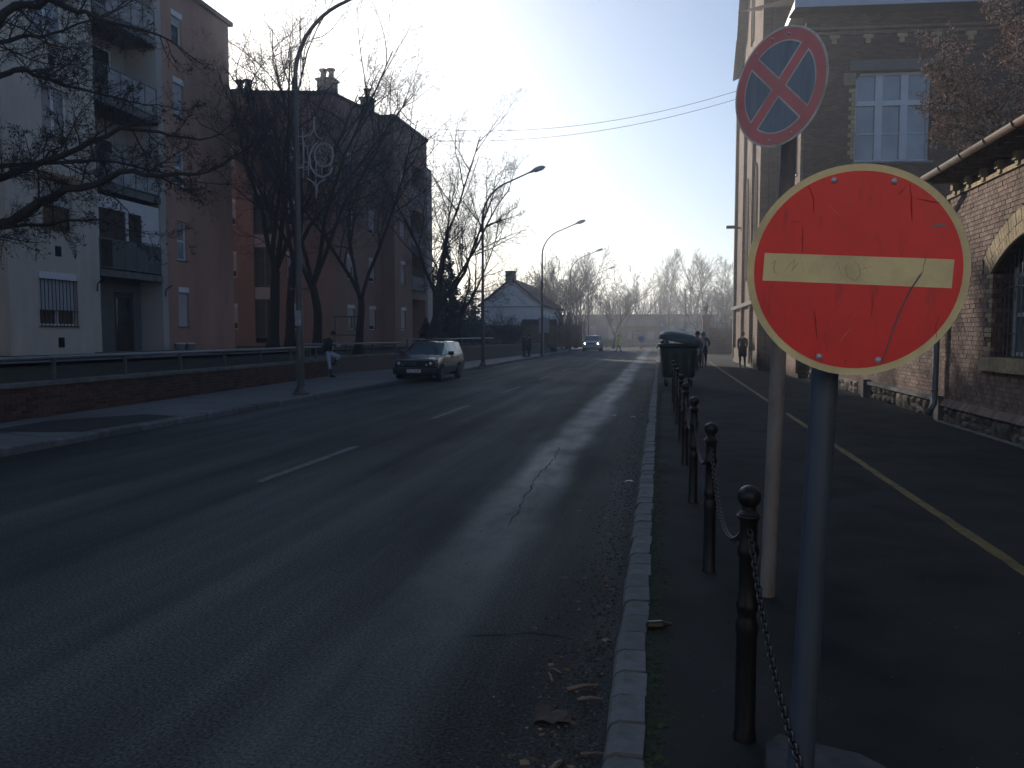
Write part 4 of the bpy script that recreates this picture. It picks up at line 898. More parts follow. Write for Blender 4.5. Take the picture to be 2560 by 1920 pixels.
for z in (-.2, .2): b.prism([(-.06, z - .02), (.06, z - .02), (.06, z + .02), (-.06, z + .02)], fr2, -.04, -.001); b.tube([fr2(0, -.03, z), Vector((.66 + .026 * (c2.z + z), 4.85, c2.z + z))], .016, 8)
b.build('clamp', M_gal, ns)

# ---- bollards and chains
def bollard(loc, label, rz=0):
    t = thing('bollard', label, 'bollard', loc, rz, 'black bollards with ball tops along the kerb')
    b = MB(); b.lathe([(.045, -.02), (.045, .02), (.040, .03), (.040, .42), (.044, .44), (.044, .47), (.036, .49), (.036, .51), (.043, .53), (.043, .55), (.034, .57), (.034, .73), (.042, .745), (.042, .77), (.034, .785), (.034, .875), (.041, .89), (.041, .905), (.028, .92), (.027, .935)], 20, loc); b.build('post', M_iron, t, True, autos=True)
    b = MB(); b.ball((loc[0], loc[1], loc[2] + .972), .0455, 20, 14); b.build('ball_cap', M_iron, t, True)
    b = MB(); b.tube([(loc[0] + .042 * math.cos(a), loc[1] + .042 * math.sin(a), loc[2] + .895) for a in [k * math.pi / 8 for k in range(17)]], .006, 6); b.build('chain_collar', M_iron, t, True)
    return t
ords = ['nearest bollard, beside the no entry pole, ball top in front of the path', 'second bollard from the camera, standing left of the brown sign pole', 'third bollard from the camera, a ball topped black post', 'fourth bollard from the camera, partly overlapping the fifth', 'fifth black bollard from the camera along the kerb', 'sixth black bollard from the camera along the kerb', 'seventh bollard from the camera, in front of the green bin', 'farthest visible bollard, smallest ball top in front of the green bin']
bx = .325; ys = [3.08 + 2.2 * k for k in range(8)]; px = [.345, .338, .318, .31, .315, .31, .305, .30]
for k, y in enumerate(ys): bollard((px[k], y, .1), 'black iron ' + ords[k])
def link_mesh():
    b = MB(); pts = []
    for k in range(13):
        t = 2 * math.pi * k / 12; pts.append((.019 * math.cos(t) * (1.0), .0105 * math.sin(t), 0))
    b.tube(pts, .0042, 6, cap=False); me = bpy.data.meshes.new('link'); me.from_pydata(b.v, [], b.f); me.update(); me.materials.append(M_chain); me.polygons.foreach_set('use_smooth', [True] * len(me.polygons)); return me
LM = link_mesh()
def chain(p0, p1, sag, label, single):
    p0, p1 = Vector(p0), Vector(p1); t = thing('chain', label, 'chain', tuple(p0), 0, 'chains hanging between the bollards')
    N_ = 400; P = [p0.lerp(p1, k / N_) - Vector((0, 0, sag * (1 - (2 * k / N_ - 1) ** 2))) for k in range(N_ + 1)]
    s_ = 0; nxt = 0; k_ = 0; rest = MB()
    for a, c in zip(P, P[1:]):
        l = (c - a).length
        while nxt < s_ + l:
            p = a.lerp(c, (nxt - s_) / l); d = (c - a).normalized()
            q_ = d.to_track_quat('X', 'Z'); q_ = q_ @ Matrix.Rotation(math.pi / 2 * (k_ % 2) + .35, 3, 'X').to_quaternion()
            if single:
                o = bpy.data.objects.new('link', LM); col.objects.link(o); o.parent = t; o.location = p - p0; o.rotation_mode = 'QUATERNION'; o.rotation_quaternion = q_
            else:
                M_ = q_.to_matrix(); i = len(rest.v); rest.v += [tuple(M_ @ v.co + p) for v in LM.vertices]; rest.f += [[i + v for v in f.vertices] for f in LM.polygons]
            nxt += .0295; k_ += 1
        s_ += l
    if rest.v: o = rest.build('links', M_chain, t, True); o['kind'] = 'stuff'
labs = ['iron chain hanging from the nearest bollard down past the foot of the no entry pole', 'iron chain between the nearest and the second bollard', 'iron chain between the second and the third bollard', 'iron chain between the third and the fourth bollard', 'iron chain between the fourth and the fifth bollard', 'iron chain between the fifth and the sixth bollard', 'iron chain between the sixth and the seventh bollard', 'iron chain between the seventh and the farthest bollard']
Z = .955
chain((.345, .88, Z), (.345, 3.04, Z), .30, labs[0], True)
for k in range(7): chain((px[k], ys[k] + .045, Z), (px[k + 1], ys[k + 1] - .045, Z), .27, labs[k + 1], k < 2)

# ---- street lamps with curved arms
def lamp_post(loc, label, Hh=7.35):
    t = thing('street_lamp', label, 'street lamp', loc, 0, 'curved arm lamp posts along the left kerb')
    x, y, z = loc
    b = MB(); b.lathe([(.22, 0), (.22, .05), (.17, .07), (.15, .14), (.105, .20), (.10, .22)], 16, loc); b.build('base', M_lamp, t, True, autos=True)
    b = MB(); b.lathe([(.10, .15), (.10, 1.55), (.085, 1.62), (.085, 3.6), (.072, 3.66)], 16, loc); b.lathe([(.072, 3.66), (.06, Hh)], 14, loc, cap=False); b.build('pole', M_lamp, t, True, autos=True)
    b = MB(); b.box(x - .07, x + .07, y - .106, y - .085, z + .45, z + .95); b.build('service_door', M_lamp, t)
    P = []; n = 16
    for k in range(n + 1):
        a = R(72) * k / n; P.append((x + 2.0 * (1 - math.cos(a)), y, z + Hh + 1.9 * math.sin(a)))
    e = P[-1]; d = Vector(P[-1]) - Vector(P[-2]); d.normalize(); e2 = (e[0] + 1.1, y, e[2] + .45); P.append(e2)
    b = MB(); b.tube([(x, y, z + Hh - .05)] + P, [.06] * 2 + [.056 - .016 * k / n for k in range(len(P) - 1)], 12); b.build('arm', M_lamp, t, True)
    fr = frame(e2, (.92, 0, 0), (0, -1, 0)); 
    sl_ = Vector((.93, 0, .30)).normalized(); up = Vector((-sl_.z, 0, sl_.x)); E2 = Vector(e2)
    def hp(a, b_, c): return E2 + sl_ * a + Vector((0, 1, 0)) * b_ + up * c
    b = MB(); st = [(-.08, .05, .03, -.05), (.05, .08, .06, -.05), (.25, .13, .13, -.05), (.5, .14, .14, -.05), (.68, .10, .09, -.05), (.78, .03, .0, -.05)]
    for a, hw, hi, lo in st:
        for k in range(8): t_ = math.pi * k / 7; b.v.append(tuple(hp(a, hw * math.cos(t_), lo + (hi - lo) * math.sin(t_))))
    for s_ in range(len(st) - 1):
        for k in range(8): i = s_ * 8 + k; j = s_ * 8 + (k + 1) % 8; b.f.append([i, j, j + 8, i + 8])
    h = b.build('lamp_head', M_lamphead, t, True, autos=True)
    b = MB(); b.prism([(.22 + .25 * math.cos(2 * math.pi * k / 14) + .22, .1 * math.sin(2 * math.pi * k / 14)) for k in range(14)], lambda u, v, c: hp(u, c, -.052 - v), 0, .055); b.build('lens', M_lampglass, h, False)
    b = MB(); b.box(x - .26, x + .26, y - .012, y + .012, z + 2.78, z + 2.82); b.box(x - .27, x - .25, y - .012, y + .012, z + 2.72, z + 2.88); b.box(x + .25, x + .27, y - .012, y + .012, z + 2.72, z + 2.88); b.build('flag_bracket', M_lamp, t)
    return t
LP = [((-9.42, 19.0, .12), 'nearest street lamp, dark, with a large curly ornament and a torn sticker on it'), ((-9.0, 38.6, .12), 'tall grey street lamp behind the parked estate car, second along the left kerb'), ((-8.75, 57, .12), 'street lamp with one sunlit edge standing beside the couple'), ((-8.85, 76, .12), 'small street lamp near the oncoming silver car, with a white ornament'), ((-8.9, 96, .12), 'farthest faint street lamp beyond the junction')]
for k_, (p_, l_) in enumerate(LP): lamp_post(p_, l_, 8.25 if k_ == 0 else 7.5)
b = MB(); b.box(-9.42 - .086, -9.42 + .086, 18.90, 18.912, 1.95, 2.35); tag(b.build('torn_sticker', mat('sticker', (.30, .32, .35), .7, .3, 9)), 'faded torn sticker on the nearest lamp post', 'sticker')
# ---- light ornament frames on the posts
def ornament(loc, label, s_, side=1):
    t = thing('light_ornament', label, 'light ornament', loc, 0, 'white light ornaments fixed to the lamp posts')
    x, y, z = loc
    def P(u, c): return (x + side * u * s_, y, z + c * s_)
    def arc(cx, cz, r_, a0, a1, n=14, sz=1): return [P(cx + r_ * math.cos(R(a0 + (a1 - a0) * k / n)), cz + sz * r_ * math.sin(R(a0 + (a1 - a0) * k / n))) for k in range(n + 1)]
    def add(name, lines, r_=.014):
        b = MB()
        for l in lines: b.tube(l, r_, 6)
        return b.build(name, M_orn, t, True)
    sp = lambda d: [[P(.44 + d, 2.1), P(.46 + d, 1.72), P(.52 + d, 1.6), P(.66 + d, 1.52)], [P(.44 + d, 2.1), P(.42 + d, 1.75), P(.34 + d, 1.65), P(.24 + d, 1.62)]]
    add('top_spire', sp(0)); add('bottom_spire', [[P(.47, 0), P(.48, .3), P(.56, .42), P(.72, .5)], [P(.47, 0), P(.46, .32), P(.38, .44), P(.22, .54)], [P(.47, .1), P(.5, .3), P(.44, .46)]], .018)
    add('crescent', [arc(.72, 1.02, .42, 120, 262, 18, 1.15), arc(.66, 1.02, .36, 110, 250, 18, 1.25), [P(.92, .78), P(.86, .64), P(.70, .56), P(.54, .60)]], .022)
    add('ring', [arc(.70, 1.12, .27, 0, 360, 24, 1.15), arc(.70, 1.12, .25, 0, 360, 24, 1.1)], .012)
    r_ = random.Random(5); L_ = []
    for _ in range(46):
        a, rr = r_.uniform(0, 6.3), .24 * math.sqrt(r_.random()); u, c = .70 + rr * math.cos(a), 1.10 + rr * math.sin(a); L_.append([P(u, c), P(u + r_.uniform(-.06, .06), c + r_.uniform(-.06, .06))])
    add('star_cluster', L_, .009)['kind'] = 'stuff'
    add('side_bars', [[P(.12, .56), P(.12, 1.75)], [P(.14, .9), P(.15, 1.5)], [P(.26, .6), P(.27, 1.0), P(.24, 1.35)], [P(.0, .9), P(.3, .8), P(.5, .72)], [P(.0, 1.45), P(.12, 1.42)], arc(.2, .86, .1, 0, 330), arc(.24, 1.5, .13, 60, 300), [P(.48, .55), P(.48, .95)], [P(.64, .62), P(.64, .85)], [P(.0, 1.62), P(.14, 1.6), P(.26, 1.68)], [P(.9, .8), P(.94, 1.3)], [P(.95, .95), P(.86, .84), P(.82, .7)]], .012)
    add('mounting_clamp', [[P(-.12, .82), P(.1, .82)], [P(-.12, 1.62), P(.1, 1.62)]], .02)
ornament((-9.35, 18.98, 5.25), 'grey white curly light ornament on the nearest lamp post', 1.0)
ornament((-8.68, 56.98, 5.6), 'small pale light ornament on the lamp post beside the couple', 1.3)
ornament((-8.95, 75.98, 4.4), 'small pale light ornament hanging left of the post by the silver car', 1.3, -1)

# ---- overhead wires
for (p0, p1, s_, lab) in (((-14.9, 45.5, 14.3), (4.35, 46.5, 15.7), 1.0, 'upper of the two thin overhead wires crossing the street'), ((-14.9, 45.6, 13.6), (4.35, 46.7, 15.3), .9, 'lower of the two thin overhead wires crossing the street')):
    b = MB(); b.tube([Vector(p0).lerp(Vector(p1), k / 24) - Vector((0, 0, s_ * (1 - (k / 12 - 1) ** 2))) for k in range(25)], .014, 5); tag(b.build('overhead_wire', M_iron), lab, 'wire')

# ---- waste container
bn = thing('waste_container', 'large dark green four wheeled waste container with its rounded lid tilted open', 'waste container', (0, 0, 0))
b = MB(); st = [(.30, .53, .38), (.55, .56, .42), (1.12, .63, .50), (1.17, .65, .52)]
def ringp(hx, hy, z, n=24, p=5): return [((abs(math.cos(t)) ** (2 / p)) * math.copysign(hx, math.cos(t)), (abs(math.sin(t)) ** (2 / p)) * math.copysign(hy, math.sin(t)), z) for t in [2 * math.pi * k / n for k in range(n)]]
prof = [(.50, .36, .26), (.53, .39, .30), (.60, .47, 1.10), (.64, .51, 1.14), (.68, .55, 1.16), (.69, .56, 1.22), (.66, .53, 1.24), (.60, .47, 1.22), (.55, .40, .5)]
for hx, hy, z in prof: b.v += ringp(hx, hy, z)
for k in range(len(prof) - 1):
    for j in range(24): b.f.append([k * 24 + j, k * 24 + (j + 1) % 24, k * 24 + 24 + (j + 1) % 24, k * 24 + 24 + j])
b.f.append(list(range(24))[::-1]); b.f.append([(len(prof) - 1) * 24 + j for j in range(24)])
b.build('container_body', M_bin, bn, True, autos=True)
for u_ in (-.30, 0, .30):
    b = MB(); b.quad((u_ - .05, -.50, .42), (u_ + .05, -.50, .42), (u_ + .06, -.53, 1.04), (u_ - .06, -.53, 1.04)); b.box(u_ - .03, u_ + .03, -.515, -.42, .4, 1.05); b.build('body_rib', M_bin, bn)
b = MB(); b.tube([(-.72, -.2, 1.13), (-.72, .2, 1.13)], .025, 8); b.tube([(.72, -.2, 1.13), (.72, .2, 1.13)], .025, 8); b.build('lifting_bar', M_bin, bn)
for x in (-.40, .40):
    for y in (-.30, .30):
        b = MB(); b.lathe([(.05, -.028), (.10, -.025), (.10, .025), (.05, .028)], 16, (x, y, .10), 'X'); w_ = b.build('wheel', M_rubber, bn, True, autos=True)
        b = MB(); b.box(x - .04, x - .032, y - .03, y + .03, .1, .27); b.box(x + .032, x + .04, y - .03, y + .03, .1, .27); b.box(x - .05, x + .05, y - .05, y + .05, .24, .27); b.build('caster_fork', M_gal, bn)
b = MB(); lp = [(.69, .56, 0), (.70, .57, .05), (.68, .54, .14), (.58, .42, .23), (.40, .26, .28), (.02, .02, .30)]
for hx, hy, z in lp: b.v += ringp(hx, hy, z, 24, 4)
for k in range(len(lp) - 1):
    for j in range(24): b.f.append([k * 24 + j, k * 24 + (j + 1) % 24, k * 24 + 24 + (j + 1) % 24, k * 24 + 24 + j])
ld = b.build('lid', M_binlid, bn, True, autos=True); ld.location = (.03, 0, 1.27); ld.rotation_euler = (0, R(9), 0)
b = MB(); b.box(-.52, -.44, -.53, -.47, 1.24, 1.36); b.box(.36, .44, -.54, -.48, 1.25, 1.28); b.build('lid_hinge', M_gal, bn)
bn.location = (.54, 24.7, .1); bn.rotation_euler = (0, 0, R(5)); bn.scale = (.93, .95, 1.08)
b = MB(); b.ball((0, 0, 0), .14, 10, 7, .7); o = b.build('rubbish_bag', mat('black_bag', (.03, .03, .035), .35, .2, 9), None, True); o.location = (.12, 25.55, 1.47); tag(o, 'pale scrap of rubbish sticking out under the tilted lid', 'rubbish')

# ================================================================ PEOPLE
def skinned(name, J, E, m, parent, levels=1):
    names = list(J); idx = {n: i for i, n in enumerate(names)}
    me = bpy.data.meshes.new(name); me.from_pydata([J[n][0] for n in names], [(idx[a], idx[b_]) for a, b_ in E], []); me.update()
    o = bpy.data.objects.new(name, me); col.objects.link(o)
    md = o.modifiers.new('Skin', 'SKIN'); md.branch_smoothing = .3; md.use_smooth_shade = True
    for i, n in enumerate(names):
        r_ = J[n][1]; me.skin_vertices[0].data[i].radius = (r_, r_) if not isinstance(r_, tuple) else r_
    me.skin_vertices[0].data[0].use_root = True
    s_ = o.modifiers.new('Sub', 'SUBSURF'); s_.levels = levels; s_.render_levels = levels
    bpy.context.view_layer.update(); dg = bpy.context.evaluated_depsgraph_get(); me2 = bpy.data.meshes.new_from_object(o.evaluated_get(dg)); o.modifiers.clear(); o.data = me2; me2.name = name
    me2.polygons.foreach_set('use_smooth', [True] * len(me2.polygons)); me2.materials.clear()
    for mm in m: me2.materials.append(mm)
    o.parent = parent; return o
def person(label, loc, rz, pose, cl, s_=1.0, group=None, hair=None, coat=False, extra=None):
    """pose: joint name -> position; cl: materials (skin, top, trousers, shoes)"""
    t = thing('person', label, 'person', (0, 0, 0), 0, group)
    J = {'pelvis': (pose['pelvis'], (.145, .11)), 'belly': (None, (.135, .105)), 'chest': (pose['chest'], (.17, .12)), 'collar': (None, (.11, .085)), 'neck': (pose['neck'], .055), 'chin': (None, .072), 'head': (pose['head'], .094), 'crown': (None, .078)}
    p, c, n_, h = (Vector(pose[k]) for k in ('pelvis', 'chest', 'neck', 'head'))
    J['belly'] = (tuple(p.lerp(c, .5)), J['belly'][1]); J['collar'] = (tuple(c.lerp(n_, .6)), J['collar'][1]); J['chin'] = (tuple(n_.lerp(h, .6)), .07); J['crown'] = (tuple(h + (h - n_).normalized() * .07), .072)
    E = [('pelvis', 'belly'), ('belly', 'chest'), ('chest', 'collar'), ('collar', 'neck'), ('neck', 'chin'), ('chin', 'head'), ('head', 'crown')]
    for sd_ in 'lr':
        J['sho' + sd_] = (pose['sho' + sd_], .068); J['elb' + sd_] = (pose['elb' + sd_], .048); J['wri' + sd_] = (pose['wri' + sd_], .030); J['hand' + sd_] = (tuple(Vector(pose['wri' + sd_]) + (Vector(pose['wri' + sd_]) - Vector(pose['elb' + sd_])).normalized() * .08), (.040, .022))
        J['hip' + sd_] = (pose['hip' + sd_], .098); J['kne' + sd_] = (pose['kne' + sd_], .066); J['ank' + sd_] = (pose['ank' + sd_], .044); J['toe' + sd_] = (pose['toe' + sd_], .038)
        E += [('collar', 'sho' + sd_), ('sho' + sd_, 'elb' + sd_), ('elb' + sd_, 'wri' + sd_), ('wri' + sd_, 'hand' + sd_), ('pelvis', 'hip' + sd_), ('hip' + sd_, 'kne' + sd_), ('kne' + sd_, 'ank' + sd_), ('ank' + sd_, 'toe' + sd_)]
    kf = coat and 1.3 or 1.0
    if kf != 1:
        for k in ('belly', 'chest', 'pelvis'): r_ = J[k][1]; J[k] = (J[k][0], (r_[0] * 1.12, r_[1] * kf))
        for sd_ in 'lr':
            for k in ('sho', 'elb'): J[k + sd_] = (J[k + sd_][0], J[k + sd_][1] * 1.25)
    body = skinned('body', J, E, cl, t)
    # material by nearest bone
    bone = {'neck': 0, 'chin': 0, 'head': 0, 'crown': 0, 'pelvis': 2 if not coat else 1, 'belly': 1, 'chest': 1, 'collar': 1}
    for sd_ in 'lr': bone.update({'sho' + sd_: 1, 'elb' + sd_: 1, 'wri' + sd_: 1, 'hand' + sd_: 0, 'hip' + sd_: 2, 'kne' + sd_: 2, 'ank' + sd_: 3, 'toe' + sd_: 3})
    P = []
    for a, b_ in E:
        for k in range(5):
            f_ = k / 4; P.append((Vector(J[a][0]).lerp(Vector(J[b_][0]), f_), bone[a] if f_ < .5 else bone[b_]))
    PA = np.array([tuple(q_[0]) for q_ in P]); PM = [q_[1] for q_ in P]
    for f in body.data.polygons: f.material_index = PM[int(np.argmin(((PA - np.array(f.center)) ** 2).sum(1)))]
    face = Vector(pose.get('face', (0, 1, 0))).normalized()
    b = MB(); np_ = h + face * .095; side = face.cross(Vector((0, 0, 1))).normalized()
    b.v = [tuple(np_ + Vector((0, 0, .025))), tuple(np_ - side * .016 - Vector((0, 0, .02))), tuple(np_ + side * .016 - Vector((0, 0, .02))), tuple(np_ + face * .022 - Vector((0, 0, .015)))]; b.f = [[0, 1, 3], [0, 3, 2], [1, 2, 3]]
    nose = b.build('nose', cl[0], t)
    b = MB()
    for s2 in (1, -1): b.ball(tuple(h + side * .095 * s2 - face * .005), .022, 8, 5, 1.4)
    b.build('ears', cl[0], t, True)
    b = MB()
    for s2 in (1, -1): b.ball(tuple(h + face * .088 + side * .032 * s2 + Vector((0, 0, .012))), .010, 8, 5)
    b.build('eyes', M_dark, t, True)
    if hair:
        b = MB(); c_ = h + Vector((0, 0, .035)) - face * .022; b.ball(tuple(c_), .108, 14, 9, 1.0); ho = b.build(hair[1], hair[0], t, True)
    b = MB()   # fingers and thumb
    for sd_ in 'lr':
        hd = Vector(J['hand' + sd_][0]); d = (hd - Vector(pose['wri' + sd_])).normalized(); sx = d.cross(Vector((.3, .2, 1))).normalized(); up_ = sx.cross(d)
        for k, l_ in enumerate((.055, .065, .06, .045)):
            o_ = hd + sx * (.027 - .018 * k) + d * .015; b.tube([o_, o_ + d * l_ * .6, o_ + d * l_ * .8 - up_ * l_ * .5], [.009, .008, .006], 6)
        o_ = hd + sx * .03 - d * .03; b.tube([o_, o_ + sx * .02 + d * .03, o_ + sx * .018 + d * .06], [.011, .009, .007], 6)
    b.build('fingers', cl[0], t, True)
    b = MB()   # shoes
    for sd_ in 'lr':
        a, q_ = Vector(pose['ank' + sd_]), Vector(pose['toe' + sd_]); d = (q_ - a); d.z = min(d.z, 0) * .3; d.normalize(); s0 = Vector((a.x, a.y, q_.z))
        b.tube([s0 - d * .08, s0 - d * .02, q_ - Vector((0, 0, .005)), q_ + d * .07], [.042, .05, .046, .028], 10, flat=.8)
    b.build('shoes', cl[3], t, True)
    if coat:   # skirt of the coat
        b = MB(); n = 16; rows = []
        drop = coat if coat is not True else .28
        kc = (Vector(pose['knel']) + Vector(pose['kner'])) / 2
        for f_, rx, ry in ((-.25, .185, .15), (0, .205, .17), (.5, .21, .18), (1, .215, .185)):
            c_ = p + (Vector((p.x, p.y, p.z - drop)).lerp(Vector((kc.x * .5 + p.x * .5, kc.y * .5 + p.y * .5, p.z - drop)), .7) - p) * f_
            for j in range(n): a = 2 * math.pi * j / n; b.v.append((c_.x + rx * math.cos(a), c_.y + ry * math.sin(a), c_.z))
        for k in range(3):
            for j in range(n): b.f.append([k * n + j, k * n + (j + 1) % n, k * n + n + (j + 1) % n, k * n + n + j])
        b.build('coat_skirt', cl[1], t, True)
    if extra: extra(t, pose, cl)
    t.location = loc; t.rotation_euler = (0, 0, rz); t.scale = (s_,) * 3
    return t
def walk(st=.28, arm=.12, lean=.03):
    return dict(pelvis=(0, 0, .96), chest=(0, lean, 1.30), neck=(0, lean + .01, 1.50), head=(0, lean + .03, 1.645), shol=(-.19, lean, 1.41), shor=(.19, lean, 1.41), elbl=(-.225, -arm * .5, 1.13), elbr=(.225, arm * .6, 1.13), wril=(-.20, -arm * .3 + .10, .92), wrir=(.20, arm * 1.2 + .06, .92),
                hipl=(-.10, 0, .90), hipr=(.10, 0, .90), knel=(-.10, st * .55, .50), kner=(.10, -st * .15, .50), ankl=(-.10, st * .8, .09), ankr=(.10, -st * .95, .12), toel=(-.11, st * .8 + .13, .045), toer=(.11, -st * .95 + .12, .05), face=(0, 1, 0))
SK = mat('skin', (.38, .22, .16), .6, .08, 9); CB = mat('black_coat', (.016, .017, .02), .8, .2, 7); CJ = mat('dark_jacket', (.018, .024, .026), .75, .2, 7); JE = mat('pale_jeans', (.36, .40, .50), .85, .12, 8); SH = mat('dark_shoes', (.015, .015, .016), .6)
CD = mat('dark_trousers', (.02, .022, .028), .85, .2, 7); HB = mat('dark_hair', (.02, .016, .014), .7, .2, 40); LG = mat('light_grey_jacket', (.30, .33, .37), .8, .1, 5); TE = mat('teal_helmet', (.03, .26, .33), .35); NV = mat('navy_jacket', (.03, .07, .12), .8, .1, 5); HV = mat('high_vis_yellow', (.55, .75, .05), .7, .1, 5); BR = mat('brown_hair', (.06, .03, .02), .7, .2, 40)
# man leaning on the low wall, looking at what he holds
pm = dict(pelvis=(0, -.02, .90), chest=(.04, .0, 1.25), neck=(.12, .02, 1.46), head=(.20, .03, 1.56), shol=(.0, .19, 1.38), shor=(.02, -.19, 1.38), elbl=(-.02, .27, 1.14), elbr=(.02, -.27, 1.13), wril=(.27, .10, 1.20), wrir=(.27, -.08, 1.20),
          hipl=(.03, .10, .84), hipr=(.03, -.10, .84), knel=(.42, .08, .76), kner=(.10, -.12, .47), ankl=(.13, .08, .54), ankr=(.18, -.13, .09), toel=(.24, .08, .47), toer=(.31, -.14, .045), face=(.80, 0, -.6))
def man_extra(t, pose, cl):
    b = MB(); b.box(.33, .50, -.03, .05, 1.19, 1.21); b.build('papers', M_pvc, t); b = MB(); b.box(.35, .50, -.03, .05, 1.13, 1.15); b.build('papers', M_pvc, t)
    b = MB(); b.box(-.13, -.02, -.16, .16, 1.0, 1.42); b.build('backpack', CJ, t)
    b = MB(); b.tube([(.10, .06, 1.38), (.16, .05, 1.2), (.13, .04, 1.0)], [.02, .03, .03], 6); b.build('shirt_front', LG, t)
person('man in dark jacket and pale jeans leaning on the low wall with one knee raised', (-12.22, 27.0, .12), R(-12), pm, (SK, CJ, JE, SH), 1.02, hair=(HB, 'hair'), coat=False, extra=man_extra)
person('dark clothed pedestrian walking away on the path beside the tall brick building', (4.0, 39.8, .1), R(4), walk(.18, .08), (SK, CB, CD, SH), .99, hair=(HB, 'hair'), coat=.42)
# couple
q1 = walk(.05, .1, -.02); q1['wril'] = (-.05, .30, 1.2); q1['wrir'] = (.08, .30, 1.22)
person('person in long dark coat embracing another beside the far wall, the left one', (-9.75, 55.0, .12), R(-90), q1, (SK, CB, CD, SH), .97, 'couple embracing by the wall', (BR, 'hair'), .5)
q2 = walk(.04, .1, -.02); q2['wril'] = (-.08, .28, 1.25); q2['wrir'] = (.1, .28, 1.1)
person('person in dark coat embracing another beside the far wall, the right one', (-9.38, 55.0, .12), R(90), q2, (SK, CB, CD, SH), .93, 'couple embracing by the wall', (HB, 'hair'), .45)
q3 = walk(.34, .2); person('road worker in a yellow high visibility jacket crossing the road in the distance', (-4.2, 78, 0), R(-70), q3, (SK, HV, CD, SH), 1.0, hair=(HB, 'hair'), coat=True)

# ---- bicycles with riders, coming towards the camera (local forward = +Y)
def bicycle(label, loc, rz, m):
    t = thing('bicycle', label, 'bicycle', (0, 0, 0), 0, 'bicycles ridden on the cycle path')
    for y in (-.52, .52):
        b = MB(); b.tube([(0, y + .335 * math.cos(a), .345 + .335 * math.sin(a)) for a in [2 * math.pi * k / 24 for k in range(25)]], .018, 7, cap=False); w_ = b.build('tyre', M_rubber, t, True)
        b = MB()
        for k in range(12): a = 2 * math.pi * k / 12; b.tube([(0, y, .345), (0, y + .32 * math.cos(a), .345 + .32 * math.sin(a))], .0025, 4)
        b.lathe([(.02, -.03), (.02, .03)], 8, (0, y, .345), 'X'); b.build('wheel_spokes', M_gal, t)
    b = MB(); bb = (0, -.08, .30); hd = (0, .36, .88); hd2 = (0, .40, .76); se = (0, -.22, .80)
    for a, c in ((bb, hd2), (se, hd), (bb, se), (bb, (0, -.52, .345)), (se, (0, -.52, .345)), (hd, hd2)): b.tube([a, c], .018, 7)
    b.build('bicycle_frame', m, t, True)
    b = MB(); b.tube([(0, .38, .80), (-.045, .46, .6), (-.045, .52, .345)], .013, 6); b.tube([(0, .38, .80), (.045, .46, .6), (.045, .52, .345)], .013, 6); b.build('fork', M_gal, t, True)
    b = MB(); b.tube([(0, .36, .88), (0, .38, 1.02)], .014, 6); b.tube([(-.29, .28, 1.03), (-.18, .38, 1.03), (.18, .38, 1.03), (.29, .28, 1.03)], .013, 7); b.build('handlebar', M_iron, t, True)
    b = MB(); b.tube([(0, -.34, .90), (0, -.22, .91), (0, -.06, .90)], [.08, .07, .022], 8, flat=.35); b.build('saddle', M_rubber, t, True)
    b = MB(); b.tube([(-.03, -.08, .30), (-.1, -.04, .14)], .012, 5); b.box(-.17, -.08, -.09, .01, .12, .145); b.tube([(.03, -.08, .30), (.1, -.12, .46)], .012, 5); b.box(.08, .17, -.17, -.07, .45, .475); b.build('pedals', M_iron, t)
    b = MB(); b.ball((0, .46, .95), .035, 8, 6); b.build('headlight', M_lampglass, t, True)
    t.location = loc; t.rotation_euler = (0, 0, rz); return t
def ride():
    return dict(pelvis=(0, -.22, .98), chest=(0, -.02, 1.28), neck=(0, .08, 1.47), head=(0, .14, 1.60), shol=(-.19, .02, 1.40), shor=(.19, .02, 1.40), elbl=(-.30, .12, 1.18), elbr=(.30, .12, 1.18), wril=(-.26, .26, 1.06), wrir=(.26, .26, 1.06),
                hipl=(-.10, -.18, .92), hipr=(.10, -.18, .92), knel=(-.13, .16, .56), kner=(.13, .14, .80), ankl=(-.13, -.02, .22), ankr=(.13, -.10, .55), toel=(-.13, .10, .18), toer=(.13, .02, .50), face=(0, 1, -.15))
bicycle('dark bicycle ridden by the person in a pale grey jacket', (1.62, 35.5, .1), R(180 - 6), M_iron)
person('cyclist in a pale grey jacket riding towards the camera', (1.62, 35.5, .1), R(180 - 6), ride(), (SK, LG, CD, SH), 1.02, 'cyclists on the path', (HB, 'hair'), coat=True)
bicycle('bicycle ridden by the person in a teal helmet behind', (2.0, 38.2, .1), R(180 - 4), mat('frame_blue', (.05, .08, .14), .4))
person('cyclist in a teal helmet and dark jacket riding just behind the other', (2.0, 38.2, .1), R(180 - 4), ride(), (SK, NV, CD, SH), 1.02, 'cyclists on the path', (TE, 'helmet'), coat=True)

